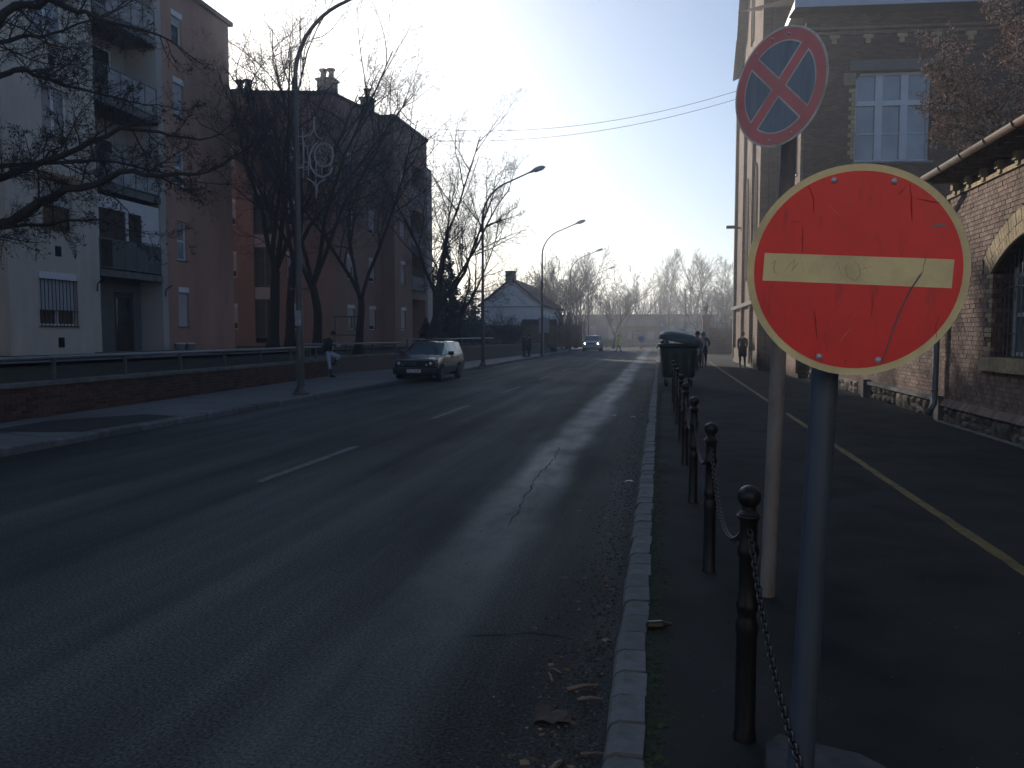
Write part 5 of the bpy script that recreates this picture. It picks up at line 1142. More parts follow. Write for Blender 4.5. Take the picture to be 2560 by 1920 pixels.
# ================================================================ CARS
def text(s_, size, m, parent, loc, rot, ext=.001, name='lettering'):
    c = bpy.data.curves.new(name, 'FONT'); c.body = s_; c.size = size; c.extrude = ext; c.align_x = 'CENTER'; c.align_y = 'CENTER'; c.materials.append(m)
    o = bpy.data.objects.new(name, c); col.objects.link(o); bpy.context.view_layer.update(); dg = bpy.context.evaluated_depsgraph_get()
    me = bpy.data.meshes.new_from_object(o.evaluated_get(dg)); bpy.data.objects.remove(o); o = bpy.data.objects.new(name, me); col.objects.link(o); me.materials.clear(); me.materials.append(m)
    o.parent = parent; o.location = loc; o.rotation_euler = rot; return o
def car(label, P, m, mg, loc, rz, lights=None, plate='', emblem=False, group=None, suv=False):
    """local: front at y=0 facing -Y, length along +Y"""
    t = thing('parked_car' if not suv else 'car', label, 'car', (0, 0, 0), 0, group)
    W = P['w'] / 2; S = P['st']; rows = []
    for (y, zb, zt, wf, wt, z0) in S:   # y, belt/hood height, top height, width factor, top half width factor, underside
        w_ = W * wf; crown = .03 if zt > zb + .1 else .015
        rows.append([(w_ * .86, y, z0), (w_ * .97, y, z0 + .10), (w_, y, z0 + .28), (w_ * .995, y, (z0 + .28 + zb) / 2), (w_ * .955, y, zb), (w_ * wt, y, zt - .012), (w_ * wt * .86, y, zt + crown * .6), (w_ * wt * .45, y, zt + crown), (0, y, zt + crown * 1.1)])
    n = len(rows[0]); body = MB(); glass = {}
    def V(r_, k, s_): x, y, z = rows[r_][k]; return (x * s_, y, z)
    for s_ in (1, -1):
        for i in range(len(rows) - 1):
            for k in range(n - 1):
                q_ = [V(i, k, s_), V(i, k + 1, s_), V(i + 1, k + 1, s_), V(i + 1, k, s_)]
                if s_ > 0: q_ = q_[::-1]
                g = None
                if (i, k) in P['side'] or (k == 4 and i in P['sideall']): g = ('side', s_, P['pane'].get(i, i))
                if k >= 5 and i == P['ws']: g = ('windscreen',)
                if k >= 5 and i == P['rw']: g = ('rear_window',)
                if g: glass.setdefault(g, MB()).quad(*q_)
                else: body.quad(*q_)
    for i in (0, len(rows) - 1):
        for s_ in (1, -1):
            q_ = [V(i, k, s_) for k in range(n)] + [(0, rows[i][0][1], rows[i][0][2])]
            if (s_ > 0) != (i == 0): q_ = q_[::-1]
            body.quad(*q_)
    bo = body.build('car_body', m, t)
    bmm = bmesh.new(); bmm.from_mesh(bo.data); bmesh.ops.remove_doubles(bmm, verts=bmm.verts, dist=.0005); bmm.to_mesh(bo.data); bmm.free()
    bo.data.polygons.foreach_set('use_smooth', [True] * len(bo.data.polygons)); bo.data.set_sharp_from_angle(angle=R(32))
    for g, mb_ in glass.items(): mb_.build({'side': 'side_window', 'windscreen': 'windscreen', 'rear_window': 'rear_window'}[g[0]], mg, t, True)
    for y in P['wheels']:
        for s_ in (1, -1):
            x = s_ * (W - .02); r_ = P['wr']
            b = MB(); b.lathe([(r_ + .055, -.04 + .0), (r_ + .055, .024)], 24, (x, y, r_ + .01), 'X'); b.build('wheel_arch', M_dark, t)
            b = MB(); b.lathe([(r_ * .62, -.16), (r_ * .95, -.15), (r_, -.12), (r_, .0), (r_ * .96, .035), (r_ * .64, .04)] if s_ > 0 else [(r_ * .64, -.04), (r_ * .96, -.035), (r_, 0), (r_, .12), (r_ * .95, .15), (r_ * .62, .16)], 28, (x, y, r_), 'X'); wo = b.build('wheel', M_rubber, t, True, autos=True)
            b = MB()
            b.lathe([(r_ * .63, .030 * s_), (r_ * .60, .044 * s_), (r_ * .2, .034 * s_), (.001, .05 * s_)], 20, (x, y, r_), 'X')
            b.build('rim', M_gal, wo, True, autos=True)
            b = MB()
            for k in range(6): a = k * math.pi / 3; b.box(x + .040 * s_ - .004, x + .040 * s_ + .004, y + r_ * .42 * math.cos(a) - .018, y + r_ * .42 * math.cos(a) + .018, r_ + r_ * .42 * math.sin(a) - .018, r_ + r_ * .42 * math.sin(a) + .018)
            b.build('rim_slot', M_dark, wo)
    y0 = S[0][0]
    zf = P['zlamp']
    for s_ in (1, -1):
        xa, xb = P['xl']; b = MB(); ys_ = y0 - .012
        b.v = [(s_ * xa, ys_ - .0, zf - .075), (s_ * xb, ys_ + .05, zf - .07), (s_ * (xb + .02), ys_ + .09, zf + .065), (s_ * xa, ys_ + .02, zf + .075), (s_ * xa, ys_ + .15, zf - .075), (s_ * xb, ys_ + .2, zf - .07), (s_ * (xb + .02), ys_ + .22, zf + .065), (s_ * xa, ys_ + .2, zf + .075)]
        b.f = [[0, 1, 2, 3], [0, 4, 5, 1], [1, 5, 6, 2], [2, 6, 7, 3], [3, 7, 4, 0]]; h = b.build('headlight', mat('headlamp_glass', (.34, .38, .42), .12, .5, 14, spec=.9), t)
        b = MB(); b.lathe([(.055, 0), (.045, .004), (.001, .006)], 14, (0, 0, 0), 'Y'); rf = b.build('reflector', lights or M_pvc, h, True); rf.location = (s_ * (xa + xb) / 2, ys_ + .012, zf); rf.rotation_euler = (0, 0, math.pi)
    b = MB(); b.box(-P['xl'][0] + .02, P['xl'][0] - .02, y0 - .006, y0 + .04, zf - .06, zf + .055); gr = b.build('grille', m if emblem else M_dark, t)
    for k in range(3): b = MB(); b.box(-P['xl'][0] + .04, P['xl'][0] - .04, y0 - .011, y0 - .004, zf - .04 + k * .034, zf - .03 + k * .034); b.build('grille_bar', M_iron if emblem else M_gal, gr)
    b = MB(); zb = P['zbump']
    pr = [(-.10, .02), (-.13, .05), (-.13, .15), (-.09, .20), (.05, .22), (.05, -.05), (-.05, -.04)]
    for k in range(9):
        a = -1 + 2 * k / 8; x = a * W * 1.0; bend = .13 * abs(a) ** 3
        for py, pz in pr: b.v.append((x, y0 + py + bend, zb + pz))
    m_ = len(pr)
    for k in range(8):
        for j in range(m_): b.f.append([k * m_ + j, k * m_ + (j + 1) % m_, (k + 1) * m_ + (j + 1) % m_, (k + 1) * m_ + j])
    b.build('bumper', mat('bumper_black', (.02, .021, .023), .6) if not suv else m, t, True, autos=True)
    b = MB(); b.box(-.27, .27, y0 - .142, y0 - .133, zb + .035, zb + .15); pl = b.build('licence_plate', M_pvc, t)
    b = MB(); b.box(-.262, -.225, y0 - .1435, y0 - .142, zb + .04, zb + .145); b.build('blue_band', mat('plate_blue', (.02, .06, .35), .5), pl)
    if plate: text(plate, .115, M_dark, pl, (.015, y0 - .1425, zb + .092), (R(90), 0, 0))
    if emblem:
        b = MB(); b.tube([(.068 * math.cos(a), y0 - .02, zf + .005 + .068 * math.sin(a)) for a in [2 * math.pi * k / 24 for k in range(25)]], .006, 6)
        e_ = [[(-.034, .052), (-.0, -.0), (.034, .052)], [(-.058, .03), (-.028, -.052), (0, .002), (.028, -.052), (.058, .03)]]
        for l in e_: b.tube([(x, y0 - .02, zf + .005 + z) for x, z in l], .005, 5)
        b.build('badge', M_gal, t, True)
    for s_ in (1, -1):
        ym, zm = P['mir']; b = MB(); b.tube([(s_ * (W * .93), ym, zm - .03), (s_ * (W + .05), ym - .02, zm)], .02, 6); b.v_ = 0
        b.box(s_ * (W + .14) - .10, s_ * (W + .14) + .10, ym - .05, ym + .03, zm - .05, zm + .09); b.build('wing_mirror', M_iron if not suv else m, t)
        b = MB(); b.box(s_ * W * .965 - .012, s_ * W * .965 + .026 * s_ + .012, P['wheels'][0] + .45, P['wheels'][1] - .42, .50, .545); b.build('side_trim', M_gal if emblem else M_iron, t)
        for yd in P['doors']: b = MB(); b.box(s_ * W * .985 - .02, s_ * W * .985 + .02, yd, yd + .16, P['zh'] - .015, P['zh'] + .015); b.build('door_handle', M_iron, t)
        b = MB(); b.tube([(s_ * P['rr'], P['rail'][0], P['rail'][2]), (s_ * P['rr'], P['rail'][0] + .1, P['rail'][2] + .05), (s_ * P['rr'], P['rail'][1] - .1, P['rail'][2] + .05), (s_ * P['rr'], P['rail'][1], P['rail'][2])], .014, 6); b.build('roof_rail', M_iron, t, True)
        b = MB(); yl = S[-1][0]; b.box(s_ * W * .80 - .07, s_ * W * .80 + .07, yl - .06, yl + .015, .62, .95); b.build('tail_light', mat('tail_red', (.4, .02, .02), .3), t)
    b = MB(); b.tube([(-.55, P['wy'][0], P['wy'][1]), (.05, P['wy'][0] + .05, P['wy'][1] + .03)], .010, 5); b.tube([(.0, P['wy'][0] + .0, P['wy'][1]), (.55, P['wy'][0] + .05, P['wy'][1] + .03)], .010, 5); b.build('wiper', M_iron, t)
    if emblem: b = MB(); b.tube([(0.1, 3.5, 1.46), (0.1, 3.62, 1.72)], .005, 4); b.build('aerial', M_iron, t)
    b = MB(); b.box(-W * .8, W * .8, .3, S[-1][0] - .25, .17, .32); b.build('underbody', M_dark, t)
    t.location = loc; t.rotation_euler = (0, 0, rz); return t
wag = dict(w=1.64, wr=.285, wheels=(.72, 3.16), zlamp=.66, xl=(.42, .76), zbump=.30, mir=(1.45, .98), doors=(2.15, 3.0), zh=.84, rr=.52, rail=(1.9, 3.85, 1.44), wy=(1.05, .93),
    st=[(0, .72, .74, .90, .90, .24), (.06, .77, .79, .95, .90, .20), (.35, .82, .84, .99, .88, .18), (.75, .87, .89, 1.0, .86, .18), (1.02, .91, .93, 1.0, .88, .18), (1.74, .94, 1.37, 1.0, .76, .18), (1.80, .94, 1.38, 1.0, .76, .18), (2.0, .94, 1.41, 1.0, .77, .18), (2.44, .945, 1.42, 1.0, .77, .18), (2.52, .945, 1.42, 1.0, .77, .18), (3.14, .95, 1.42, 1.0, .77, .18), (3.22, .95, 1.42, 1.0, .77, .18), (3.78, .95, 1.40, .99, .76, .20), (3.86, .95, 1.38, .985, .75, .22), (4.10, .93, .96, .96, .84, .26), (4.16, .84, .86, .94, .84, .28)],
    side=set(), sideall={4, 6, 7, 9, 11}, pane={6: 6, 7: 6}, ws=4, rw=13)
M_carp = mat('car_paint_dark', (.006, .014, .022), .16, .1, 3, spec=.6, coat=.8); M_carg = mat('car_glass', (.04, .055, .06), .04, .1, 2, spec=.9)
car('dark blue green estate car parked with one side on the left kerb, facing the camera', wag, M_carp, M_carg, (-8.66, 26.35, .03), R(0), None, 'KLT-450', True)
suvp = dict(w=1.85, wr=.36, wheels=(.85, 3.65), zlamp=.82, xl=(.50, .86), zbump=.40, mir=(1.5, 1.18), doors=(2.3, 3.2), zh=1.0, rr=.6, rail=(2.0, 4.1, 1.66), wy=(1.15, 1.12),
    st=[(0, .88, .90, .90, .92, .32), (.08, .95, .97, .95, .92, .28), (.4, 1.0, 1.02, .99, .9, .26), (1.1, 1.08, 1.10, 1.0, .88, .26), (1.9, 1.1, 1.58, 1.0, .78, .26), (1.98, 1.1, 1.60, 1.0, .78, .26), (2.7, 1.1, 1.66, 1.0, .78, .26), (2.8, 1.1, 1.66, 1.0, .78, .26), (3.6, 1.1, 1.64, 1.0, .78, .26), (3.7, 1.1, 1.63, 1.0, .78, .26), (4.2, 1.1, 1.58, .99, .77, .3), (4.5, 1.05, 1.08, .95, .85, .32), (4.55, .9, .92, .93, .85, .34)],
    side=set(), sideall={3, 5, 7, 9}, pane={}, ws=3, rw=10)
car('silver off road car driving towards the camera with its headlights on', suvp, mat('car_paint_silver', (.34, .37, .42), .3, .1, 3, coat=.5, metal=.3), M_carg, (-7.15, 80.5, 0), 0, emis('headlight_on', (1, .95, .85), 26), '', False, None, True)
# parking line light reflection patch left out; small sunlit scrap on the wall top

# ================================================================ TREES
def rvec(r, s=1): return np.array([r.gauss(0, s), r.gauss(0, s), r.gauss(0, s)])
def unit(v): return v / (np.linalg.norm(v) + 1e-9)
def grow(r, p, d, L_, rad, lev, out, cfg):
    """one branch of wobbling segments with side shoots; recursion stops at cfg['levels']"""
    n = cfg['n'][lev]; sl_ = L_ / n; pts = [p]; rr = [rad]; wob = cfg['wob'][lev]; up = cfg['up'][lev]
    end = rad * (.2 if lev < cfg['levels'] - 1 else .5)
    for k in range(n):
        d = unit(d + rvec(r, wob) + np.array([0, 0, up])); q_ = p + d * sl_; r1 = rad + (end - rad) * (k + 1) / n
        out[lev].append((p, q_, rr[-1], r1)); p = q_; pts.append(p); rr.append(r1)
    if lev + 1 < cfg['levels']:
        m_ = cfg['kids'][lev]; m_ = m_ if isinstance(m_, int) else r.randint(*m_)
        for j in range(m_):
            f_ = cfg['from'][lev] + (1 - cfg['from'][lev]) * (j + r.random()) / m_; i = min(int(f_ * n), n - 1); t_ = f_ * n - i
            o_ = pts[i] * (1 - t_) + pts[i + 1] * t_; dd = unit(pts[i + 1] - pts[i]); ax = unit(np.cross(dd, rvec(r))); a = R(r.uniform(*cfg['ang'][lev]))
            nd = dd * math.cos(a) + ax * math.sin(a)
            grow(r, o_, nd, L_ * r.uniform(*cfg['len'][lev]) * (1.15 - .6 * f_), min(rr[i] * .75, rad * cfg['rad'][lev]), lev + 1, out, cfg)
    return pts
def make_tree(seed, h, cfg, trunk_h, r0, lean=(0, 0), forks=3, fork_ang=(18, 42), limb_len=.62, kind='tree', bark=None, origin=(0, 0, 0)):
    r = random.Random(seed); out = [[] for _ in range(cfg['levels'])]
    p = np.array([0., 0, -.1]); d = unit(np.array([lean[0], lean[1], 1.])); tr = MB(); P = [p]; n = 7
    for k in range(n): d = unit(d + rvec(r, .05)); p = p + d * (trunk_h + .1) / n; P.append(p)
    tr.tube([tuple(q_) for q_ in P], [r0 * (1.5 if k == 0 else 1.12 if k == 1 else 1) * (1 - .28 * k / n) for k in range(n + 1)], 14)
    az = r.uniform(0, 6.3)
    for j in range(forks):
        a = R(r.uniform(*fork_ang)); t_ = az + 2 * math.pi * j / forks + r.uniform(-.4, .4); nd = unit(d * math.cos(a) + np.array([math.cos(t_), math.sin(t_), 0]) * math.sin(a))
        st = P[-1] if j < forks * .6 else P[-2] * r.random() + P[-1] * .5 + P[-2] * 0 if False else P[-1 if j < forks * .6 else -2]
        grow(r, st, nd, h * limb_len * r.uniform(.85, 1.15), r0 * .46, 0, out, cfg)
    return tr, out
def crown_mesh(out, sides=(7, 5, 3, 3, 3, 3)):
    b = MB()
    for l_, s_ in zip(out, sides): b.segs(l_, s_)
    return b
CFG_S = dict(levels=5, n=(7, 6, 5, 4, 3), wob=(.11, .14, .18, .2, .22), up=(.05, .06, .06, .05, .03), kids=(10, 8, 6, 4), **{'from': (.18, .15, .15, .15)}, ang=((25, 60), (25, 65), (25, 65), (25, 60)), len=((.38, .6), (.38, .62), (.38, .6), (.35, .6)), rad=(.36, .42, .5, .55))
def place_tree(name, label, cat, loc, tr, out, bark, group=None, sides=(7, 5, 3, 3, 3, 3)):
    t = thing(name, label, cat, (0, 0, 0), 0, group); tr.build('trunk', bark, t, True); crown_mesh(out, sides).build('crown', bark, t); t.location = loc; return t
def fix_r(out, mn): return [[(a, b_, max(c, mn), max(d, mn * .8)) for a, b_, c, d in l_] for l_ in out]
# street trees in the yard in front of the second block
for seed, loc, h, th_, r0, lab, lean in ((21, (-17.0, 31.6, .98), 14.5, 3.6, .26, 'bare street tree with a thick dark trunk left of the nearest lamp post', (.02, 0)), (22, (-14.7, 31.2, .85), 13.5, 3.0, .22, 'bare street tree directly right of the nearest lamp post, behind the leaning man', (.04, 0)),
                                        (23, (-13.6, 33.2, .85), 11.5, 2.5, .20, 'bare street tree forking low into two stems, left of the parked estate car', (.02, 0)), (24, (-12.15, 39.0, .9), 11.8, 2.6, .22, 'bare spreading tree with leaning trunk behind the roof of the parked estate car', (.16, 0)),
                                        (29, (-15.4, 53.0, .8), 12.5, 3.2, .22, 'bare tree rising past the right edge of the stepped block of flats', (0, 0)), (30, (-12.4, 47.0, .8), 9.0, 2.4, .17, 'slim bare tree just left of the second lamp post', (.05, 0)),
                                        (28, (-18.6, 36.4, 1.0), 15.5, 5, .24, 'tall bare tree reaching above the chimneys of the second block', (0, 0))):
    tr, out = make_tree(seed, h, CFG_S, th_, r0, lean, forks=4 if seed != 23 else 3, fork_ang=(12, 40), limb_len=.70)
    place_tree('street_tree', lab, 'tree', loc, tr, fix_r(out, .0036), M_bark, 'bare street trees on the left')
# big tree whose branches reach in from the left, trunk just out of the picture
fg = thing('foreground_tree', 'large bare tree reaching dark twiggy branches in from the left edge', 'tree', (-14.6, 12.2, .8))
r = random.Random(31); out = [[] for _ in range(5)]; tr = MB()
tr.tube([(-14.6, 12.2, .6), (-14.6, 12.2, 1.4), (-14.5, 12.3, 3.2), (-14.6, 12.4, 5.5), (-14.4, 12.6, 8), (-14.1, 12.5, 11)], [.36, .27, .24, .2, .14, .06], 14)
limbs = [([(-14.5, 12.3, 3.0), (-13.4, 12.8, 3.5), (-12.71, 13.0, 3.87), (-12.02, 13.25, 4.31), (-11.32, 13.5, 4.6), (-10.61, 13.75, 4.94), (-9.9, 14.0, 4.88), (-8.99, 14.25, 4.98)], .125),
         ([(-14.55, 12.4, 4.2), (-13.3, 13.2, 4.7), (-12.02, 13.5, 5.18), (-11.49, 13.75, 5.45), (-10.77, 14.0, 5.87), (-10.05, 14.25, 5.82), (-9.31, 14.5, 5.69)], .085),
         ([(-14.5, 12.5, 5.5), (-12.6, 12.0, 6.4), (-11.56, 12.0, 7.27), (-11.28, 12.25, 7.62), (-10.68, 12.5, 7.64), (-10.23, 12.75, 7.5), (-9.4, 13.0, 7.3)], .10),
         ([(-14.5, 12.5, 5.8), (-13.54, 14.0, 7.07), (-13.19, 14.25, 7.29), (-12.74, 14.5, 7.1), (-11.99, 14.75, 6.88), (-11.2, 15, 6.7)], .07),
         ([(-14.5, 12.4, 3.8), (-12.9, 12.9, 4.6), (-12.54, 13.25, 4.91), (-12.11, 13.5, 5.18), (-11.7, 13.7, 5.7)], .06),
         ([(-14.5, 12.5, 6.8), (-13.5, 14.0, 7.75), (-13.0, 14.25, 7.95), (-12.4, 14.5, 8.1), (-11.5, 14.6, 8.4)], .06),
         ([(-14.5, 12.4, 4.8), (-13.0, 14.6, 5.4), (-11.8, 15.2, 5.5), (-10.6, 15.8, 5.2)], .06),
         ([(-14.5, 12.4, 3.4), (-13.2, 13.6, 3.9), (-12.2, 14.2, 4.1), (-11.3, 14.5, 4.0)], .05), ([(-14.3, 12.6, 8), (-12.8, 13.2, 9.2), (-11.2, 13.8, 9.6), (-10.2, 14, 9.4)], .07), ([(-14.5, 12.3, 5), (-13.9, 10.8, 6.4), (-13.4, 9.4, 8)], .09), ([(-14.6, 12.4, 6), (-16.2, 12.8, 7.4), (-17.4, 13, 9)], .09)]
cf = dict(levels=4, n=(6, 5, 4, 3), wob=(.17, .2, .24, .26), up=(.03, .02, .02, .01), kids=(7, 6, 5), **{'from': (.1, .1, .1)}, ang=((25, 65), (28, 70), (28, 75)), len=((.4, .62), (.38, .62), (.35, .6)), rad=(.5, .5, .55))
for pts, r0 in limbs:
    P = []; A = [np.array(q_) for q_ in pts]
    for a, c in zip(A, A[1:]):
        for k in range(3): P.append(a + (c - a) * k / 3 + (rvec(r, .035) if k else 0))
    P.append(A[-1]); n_ = len(P); ra = [r0 * (1 - .78 * k / (n_ - 1)) for k in range(n_)]
    tr.tube([tuple(q_) for q_ in P], ra, 9)
    tot = sum(np.linalg.norm(c - a) for a, c in zip(A, A[1:]))
    for k in range(3, n_ - 1):
        for _ in range(1 if k % 2 else 1):
            dd = unit(P[k + 1] - P[k]); ax = unit(np.cross(dd, rvec(r))); a = R(r.uniform(30, 72)); nd = dd * math.cos(a) + ax * math.sin(a); nd[2] += r.uniform(-.25, .3)
            grow(r, P[k], unit(nd), r.uniform(.75, 1.75) * (1.1 - .45 * k / n_), min(ra[k] * .5, .020), 0, out, cf)
    grow(r, P[-1], unit(P[-1] - P[-2]), 1.5, ra[-1], 0, out, cf)
tr.build('trunk', M_barkd, fg, True); o = MB()
for l_, s_ in zip(fix_r(out, .0024), (5, 4, 3, 3, 3)): o.segs(l_, s_)
o.build('crown', M_barkd, fg)
b = MB()    # clinging dead catkins and seed clusters
for l_ in out[3][::9]:
    p = l_[1]; s_ = .013 * r.uniform(.6, 1.4)
    i = len(b.v); b.v += [tuple(p + rvec(r, s_)) for _ in range(4)]; b.f += [[i, i + 1, i + 2], [i, i + 2, i + 3], [i, i + 3, i + 1]]
tag(b.build('seed_clusters', M_barkd, fg), kind='stuff')

# tree with dried leaves in the yard behind the outbuilding
dt = thing('dry_leaved_tree', 'small tree with clinging dry brown leaves rising behind the rusty gutter', 'tree', (10.3, 20.5, 0))
cfd = dict(levels=4, n=(6, 5, 4, 3), wob=(.16, .2, .22, .25), up=(.05, .03, .02, .0), kids=(9, 8, 5), **{'from': (.15, .12, .1)}, ang=((25, 65), (25, 70), (25, 75)), len=((.4, .62), (.4, .6), (.35, .6)), rad=(.5, .5, .55))
r = random.Random(9); tr = MB(); tr.tube([(10.3, 20.5, -.1), (10.2, 20.5, 2.5), (10.0, 20.5, 4.6)], [.16, .13, .11], 10); out = [[] for _ in range(4)]
for tgt, l_ in (((5.9, 20.2, 6.9), 3.6), ((6.1, 20.4, 7.6), 3.8), ((6.9, 20.6, 6.3), 3.2), ((7.4, 20, 9.0), 3.6), ((8.6, 20.5, 9.9), 4.6), ((9.8, 20.3, 10.2), 4.8), ((11, 20, 9.8), 4.6), ((12.5, 20.4, 8.5), 4), ((7.6, 19.6, 7.6), 3.4), ((9, 19.5, 8.2), 3.6), ((10.2, 19.4, 8.6), 3.6)):
    p0 = np.array([10.0, 20.5, 4.6]); T_ = np.array(tgt); d = T_ - p0
    mid = p0 + d * .5 + np.array([0, 0, .5]); tr.tube([tuple(p0), tuple(p0 + d * .25 + np.array([0, 0, .3])), tuple(mid), tuple(p0 + d * .75 + np.array([0, 0, .3]))], [.06, .05, .04, .03], 6)
    for q_ in (.3, .45, .6, .75): grow(r, p0 + d * q_ + np.array([0, 0, .35]), unit(d + rvec(r, .9)), l_ * .42, .026, 0, out, cfd)
tr.build('trunk', M_bark, dt, True)
crown_mesh(fix_r(out, .006), (5, 4, 3, 3)).build('crown', M_bark, dt)
b = MB()
for lv, step in ((3, 3), (2, 4)):
    for s4 in out[lv][::step]:
        for _ in range(2):
            p = s4[1] + rvec(r, .05); s_ = .048 * r.uniform(.6, 1.3); u_ = unit(rvec(r)); v_ = unit(np.cross(u_, rvec(r))); w3 = np.cross(u_, v_)
            i = len(b.v); b.v += [tuple(p), tuple(p + u_ * s_ + v_ * s_ * .45), tuple(p + u_ * s_ * 1.8 + w3 * s_ * .5), tuple(p + u_ * s_ - v_ * s_ * .45)]; b.f += [[i, i + 1, i + 2, i + 3]]
tag(b.build('dry_leaves', M_bush, dt), kind='stuff')

# far trees: a few prototypes copied with their own labels
CFG_F = dict(levels=5, n=(6, 5, 4, 3, 2), wob=(.07, .08, .10, .11, .12), up=(.06, .06, .06, .05, .03), kids=(8, 6, 5, 4), **{'from': (.25, .2, .15, .1)}, ang=((20, 44), (20, 45), (20, 48), (20, 50)), len=((.4, .62), (.38, .6), (.38, .6), (.4, .65)), rad=(.42, .45, .5, .6))
CFG_P = dict(levels=4, n=(8, 5, 4, 3), wob=(.04, .06, .09, .11), up=(.12, .14, .10, .05), kids=(18, 7, 5), **{'from': (.12, .12, .1)}, ang=((18, 38), (20, 45), (22, 55)), len=((.26, .42), (.4, .6), (.35, .6)), rad=(.35, .5, .55))
protos = {}
def far(kind, seed):
    if kind == 'round': tr, out = make_tree(seed, 14, CFG_F, 3.4, .28, (0, 0), 4, (14, 40), .62)
    elif kind == 'tall': tr, out = make_tree(seed, 15, CFG_F, 5.5, .25, (0, 0), 3, (8, 24), .62)
    else: tr, out = make_tree(seed, 15, CFG_P, 2.0, .22, (0, 0), 2, (3, 10), .86)
    return tr, fix_r(out, .020)
first = {}
specs = []
words_ = ['at the left end of the far tree line', 'behind the chimney of the white house', 'above the ridge of the white house', 'right of the white house roof', 'above the oncoming silver car', 'rising behind the fourth lamp post', 'left of the big round crowned tree', 'the big round crowned one at the end of the street', 'the slim one just right of the big round crown', 'the slim pointed one in the middle of the gap', 'forked and narrow, above the green container', 'leaning left beside the thin white mast', 'the tallest one left of the lantern pillar', 'above the lantern of the brick pillar', 'right of the lantern pillar', 'next to the corner of the tall brick building']
k_ = 0
def put(kind, x, y, s_, rz, lab, z=0):
    if (kind) not in first:
        tr, out = far(kind, {'round': 61, 'tall': 62, 'slim': 63}[kind]); t = thing('bare_tree', lab, 'tree', (0, 0, 0), 0, 'bare trees closing the end of the street'); tr.build('trunk', M_bark, t, True); crown_mesh(out, (4, 3, 3, 3)).build('crown', M_bark, t); first[kind] = t
    else:
        t = copy_tree(first[kind])
    t['label'] = lab; t.location = (x, y, z); t.scale = (s_, s_, s_); t.rotation_euler = (0, 0, rz)
r = random.Random(17)
X_ = [('round', -6.0, 100, .62, 'low bare tree between the silver car and the road worker'), ('round', 9.6, 112, .8, 'bare tree crown filling the gap right of the lantern pillar'), ('round', -14.8, 96, .86, 'thick bare tree showing over the middle of the white house roof'), ('tall', -11.2, 102, .86, 'bare tree behind the top of the third lamp post arm'), ('round', 5.2, 116, .84, 'bare tree behind the lantern pillar and the mast'), ('round', -22.5, 82, .74, 'bare tree beside the left roof slope of the white house'), ('round', -27, 70, .8, 'bare tree behind the evergreens left of the white house'), ('round', -9.9, 92, .66, 'thick bare tree right behind the oncoming silver car'), ('round', -10.8, 80, .60, 'bare tree by the twin board sign'), ('round', -6.2, 118, .8, 'small bare tree right of the silver car'), ('round', -12.6, 94, .86, 'bare tree behind the roof ridge end of the white house'), ('round', -30, 92, 1.0, 'bare tree farthest left behind the second block'), ('tall', -28, 78, .9, 'bare tree behind the dark conifers by the second lamp post'), ('round', -24, 112, .92, 'bare tree left of the white house chimney'), ('round', -18, 100, .85, 'bare tree directly behind the white house chimney'), ('tall', -15.5, 104, .84, 'bare tree above the ridge of the white house'),
      ('round', -13.2, 88, .80, 'bare tree over the right roof slope of the white house'), ('round', -11.8, 98, .88, 'bare tree just right of the third lamp post'), ('tall', -12, 112, .98, 'bare tree between the third and fourth lamp posts'), ('round', -10.4, 86, .76, 'dense bare tree behind the fourth lamp post'), ('round', -10.2, 106, .95, 'dense bare tree above the oncoming silver car'),
      ('round', -3.6, 126, 1.08, 'big round crowned bare tree at the end of the street'), ('slim', -.9, 128, .92, 'slim bare tree just right of the big round crowned one'), ('slim', 1.1, 124, 1.0, 'slim pointed bare tree in the middle of the gap'), ('round', 3.6, 140, .85, 'low bare tree above the open green container'),
      ('tall', 4.8, 126, .98, 'forked bare tree right of the thin white mast'), ('tall', 6.9, 124, 1.04, 'tallest bare tree above the lantern pillar'), ('slim', 9.2, 126, .94, 'slim leafy looking tree right of the lantern pillar'), ('slim', 11.2, 128, .92, 'slim bare tree touching the edge of the tall brick building'), ('round', 8.2, 100, .70, 'low bare tree behind the brick wall by the lantern pillar'), ('round', -7.2, 134, .96, 'bare tree between the silver car and the big round crowned tree'), ('round', 6.6, 108, .74, 'bare tree behind the notice board')]
for kind, x, y, s_, lab in X_: put(kind, x, y, s_ * (.80 if kind == 'slim' else .86), r.uniform(0, 6.3), lab)
# distant wood that reads as one mass
r = random.Random(77); b = MB(); S = []
for _ in range(2200):
    x = r.uniform(-90, 90); y = r.uniform(140, 190); h = r.uniform(6, 11); p = np.array([x, y, -.5]); d = unit(np.array([r.gauss(0, .08), 0, 1.]))
    S.append((p, p + d * h, .09, .03))
    for _ in range(9): q_ = p + d * h * r.uniform(.25, 1); S.append((q_, q_ + unit(rvec(r) + np.array([0, 0, 1.2])) * r.uniform(.8, 2.4), .03, .012))
b.segs(S, 3); tag(b.build('distant_wood', M_bark), kind='stuff')
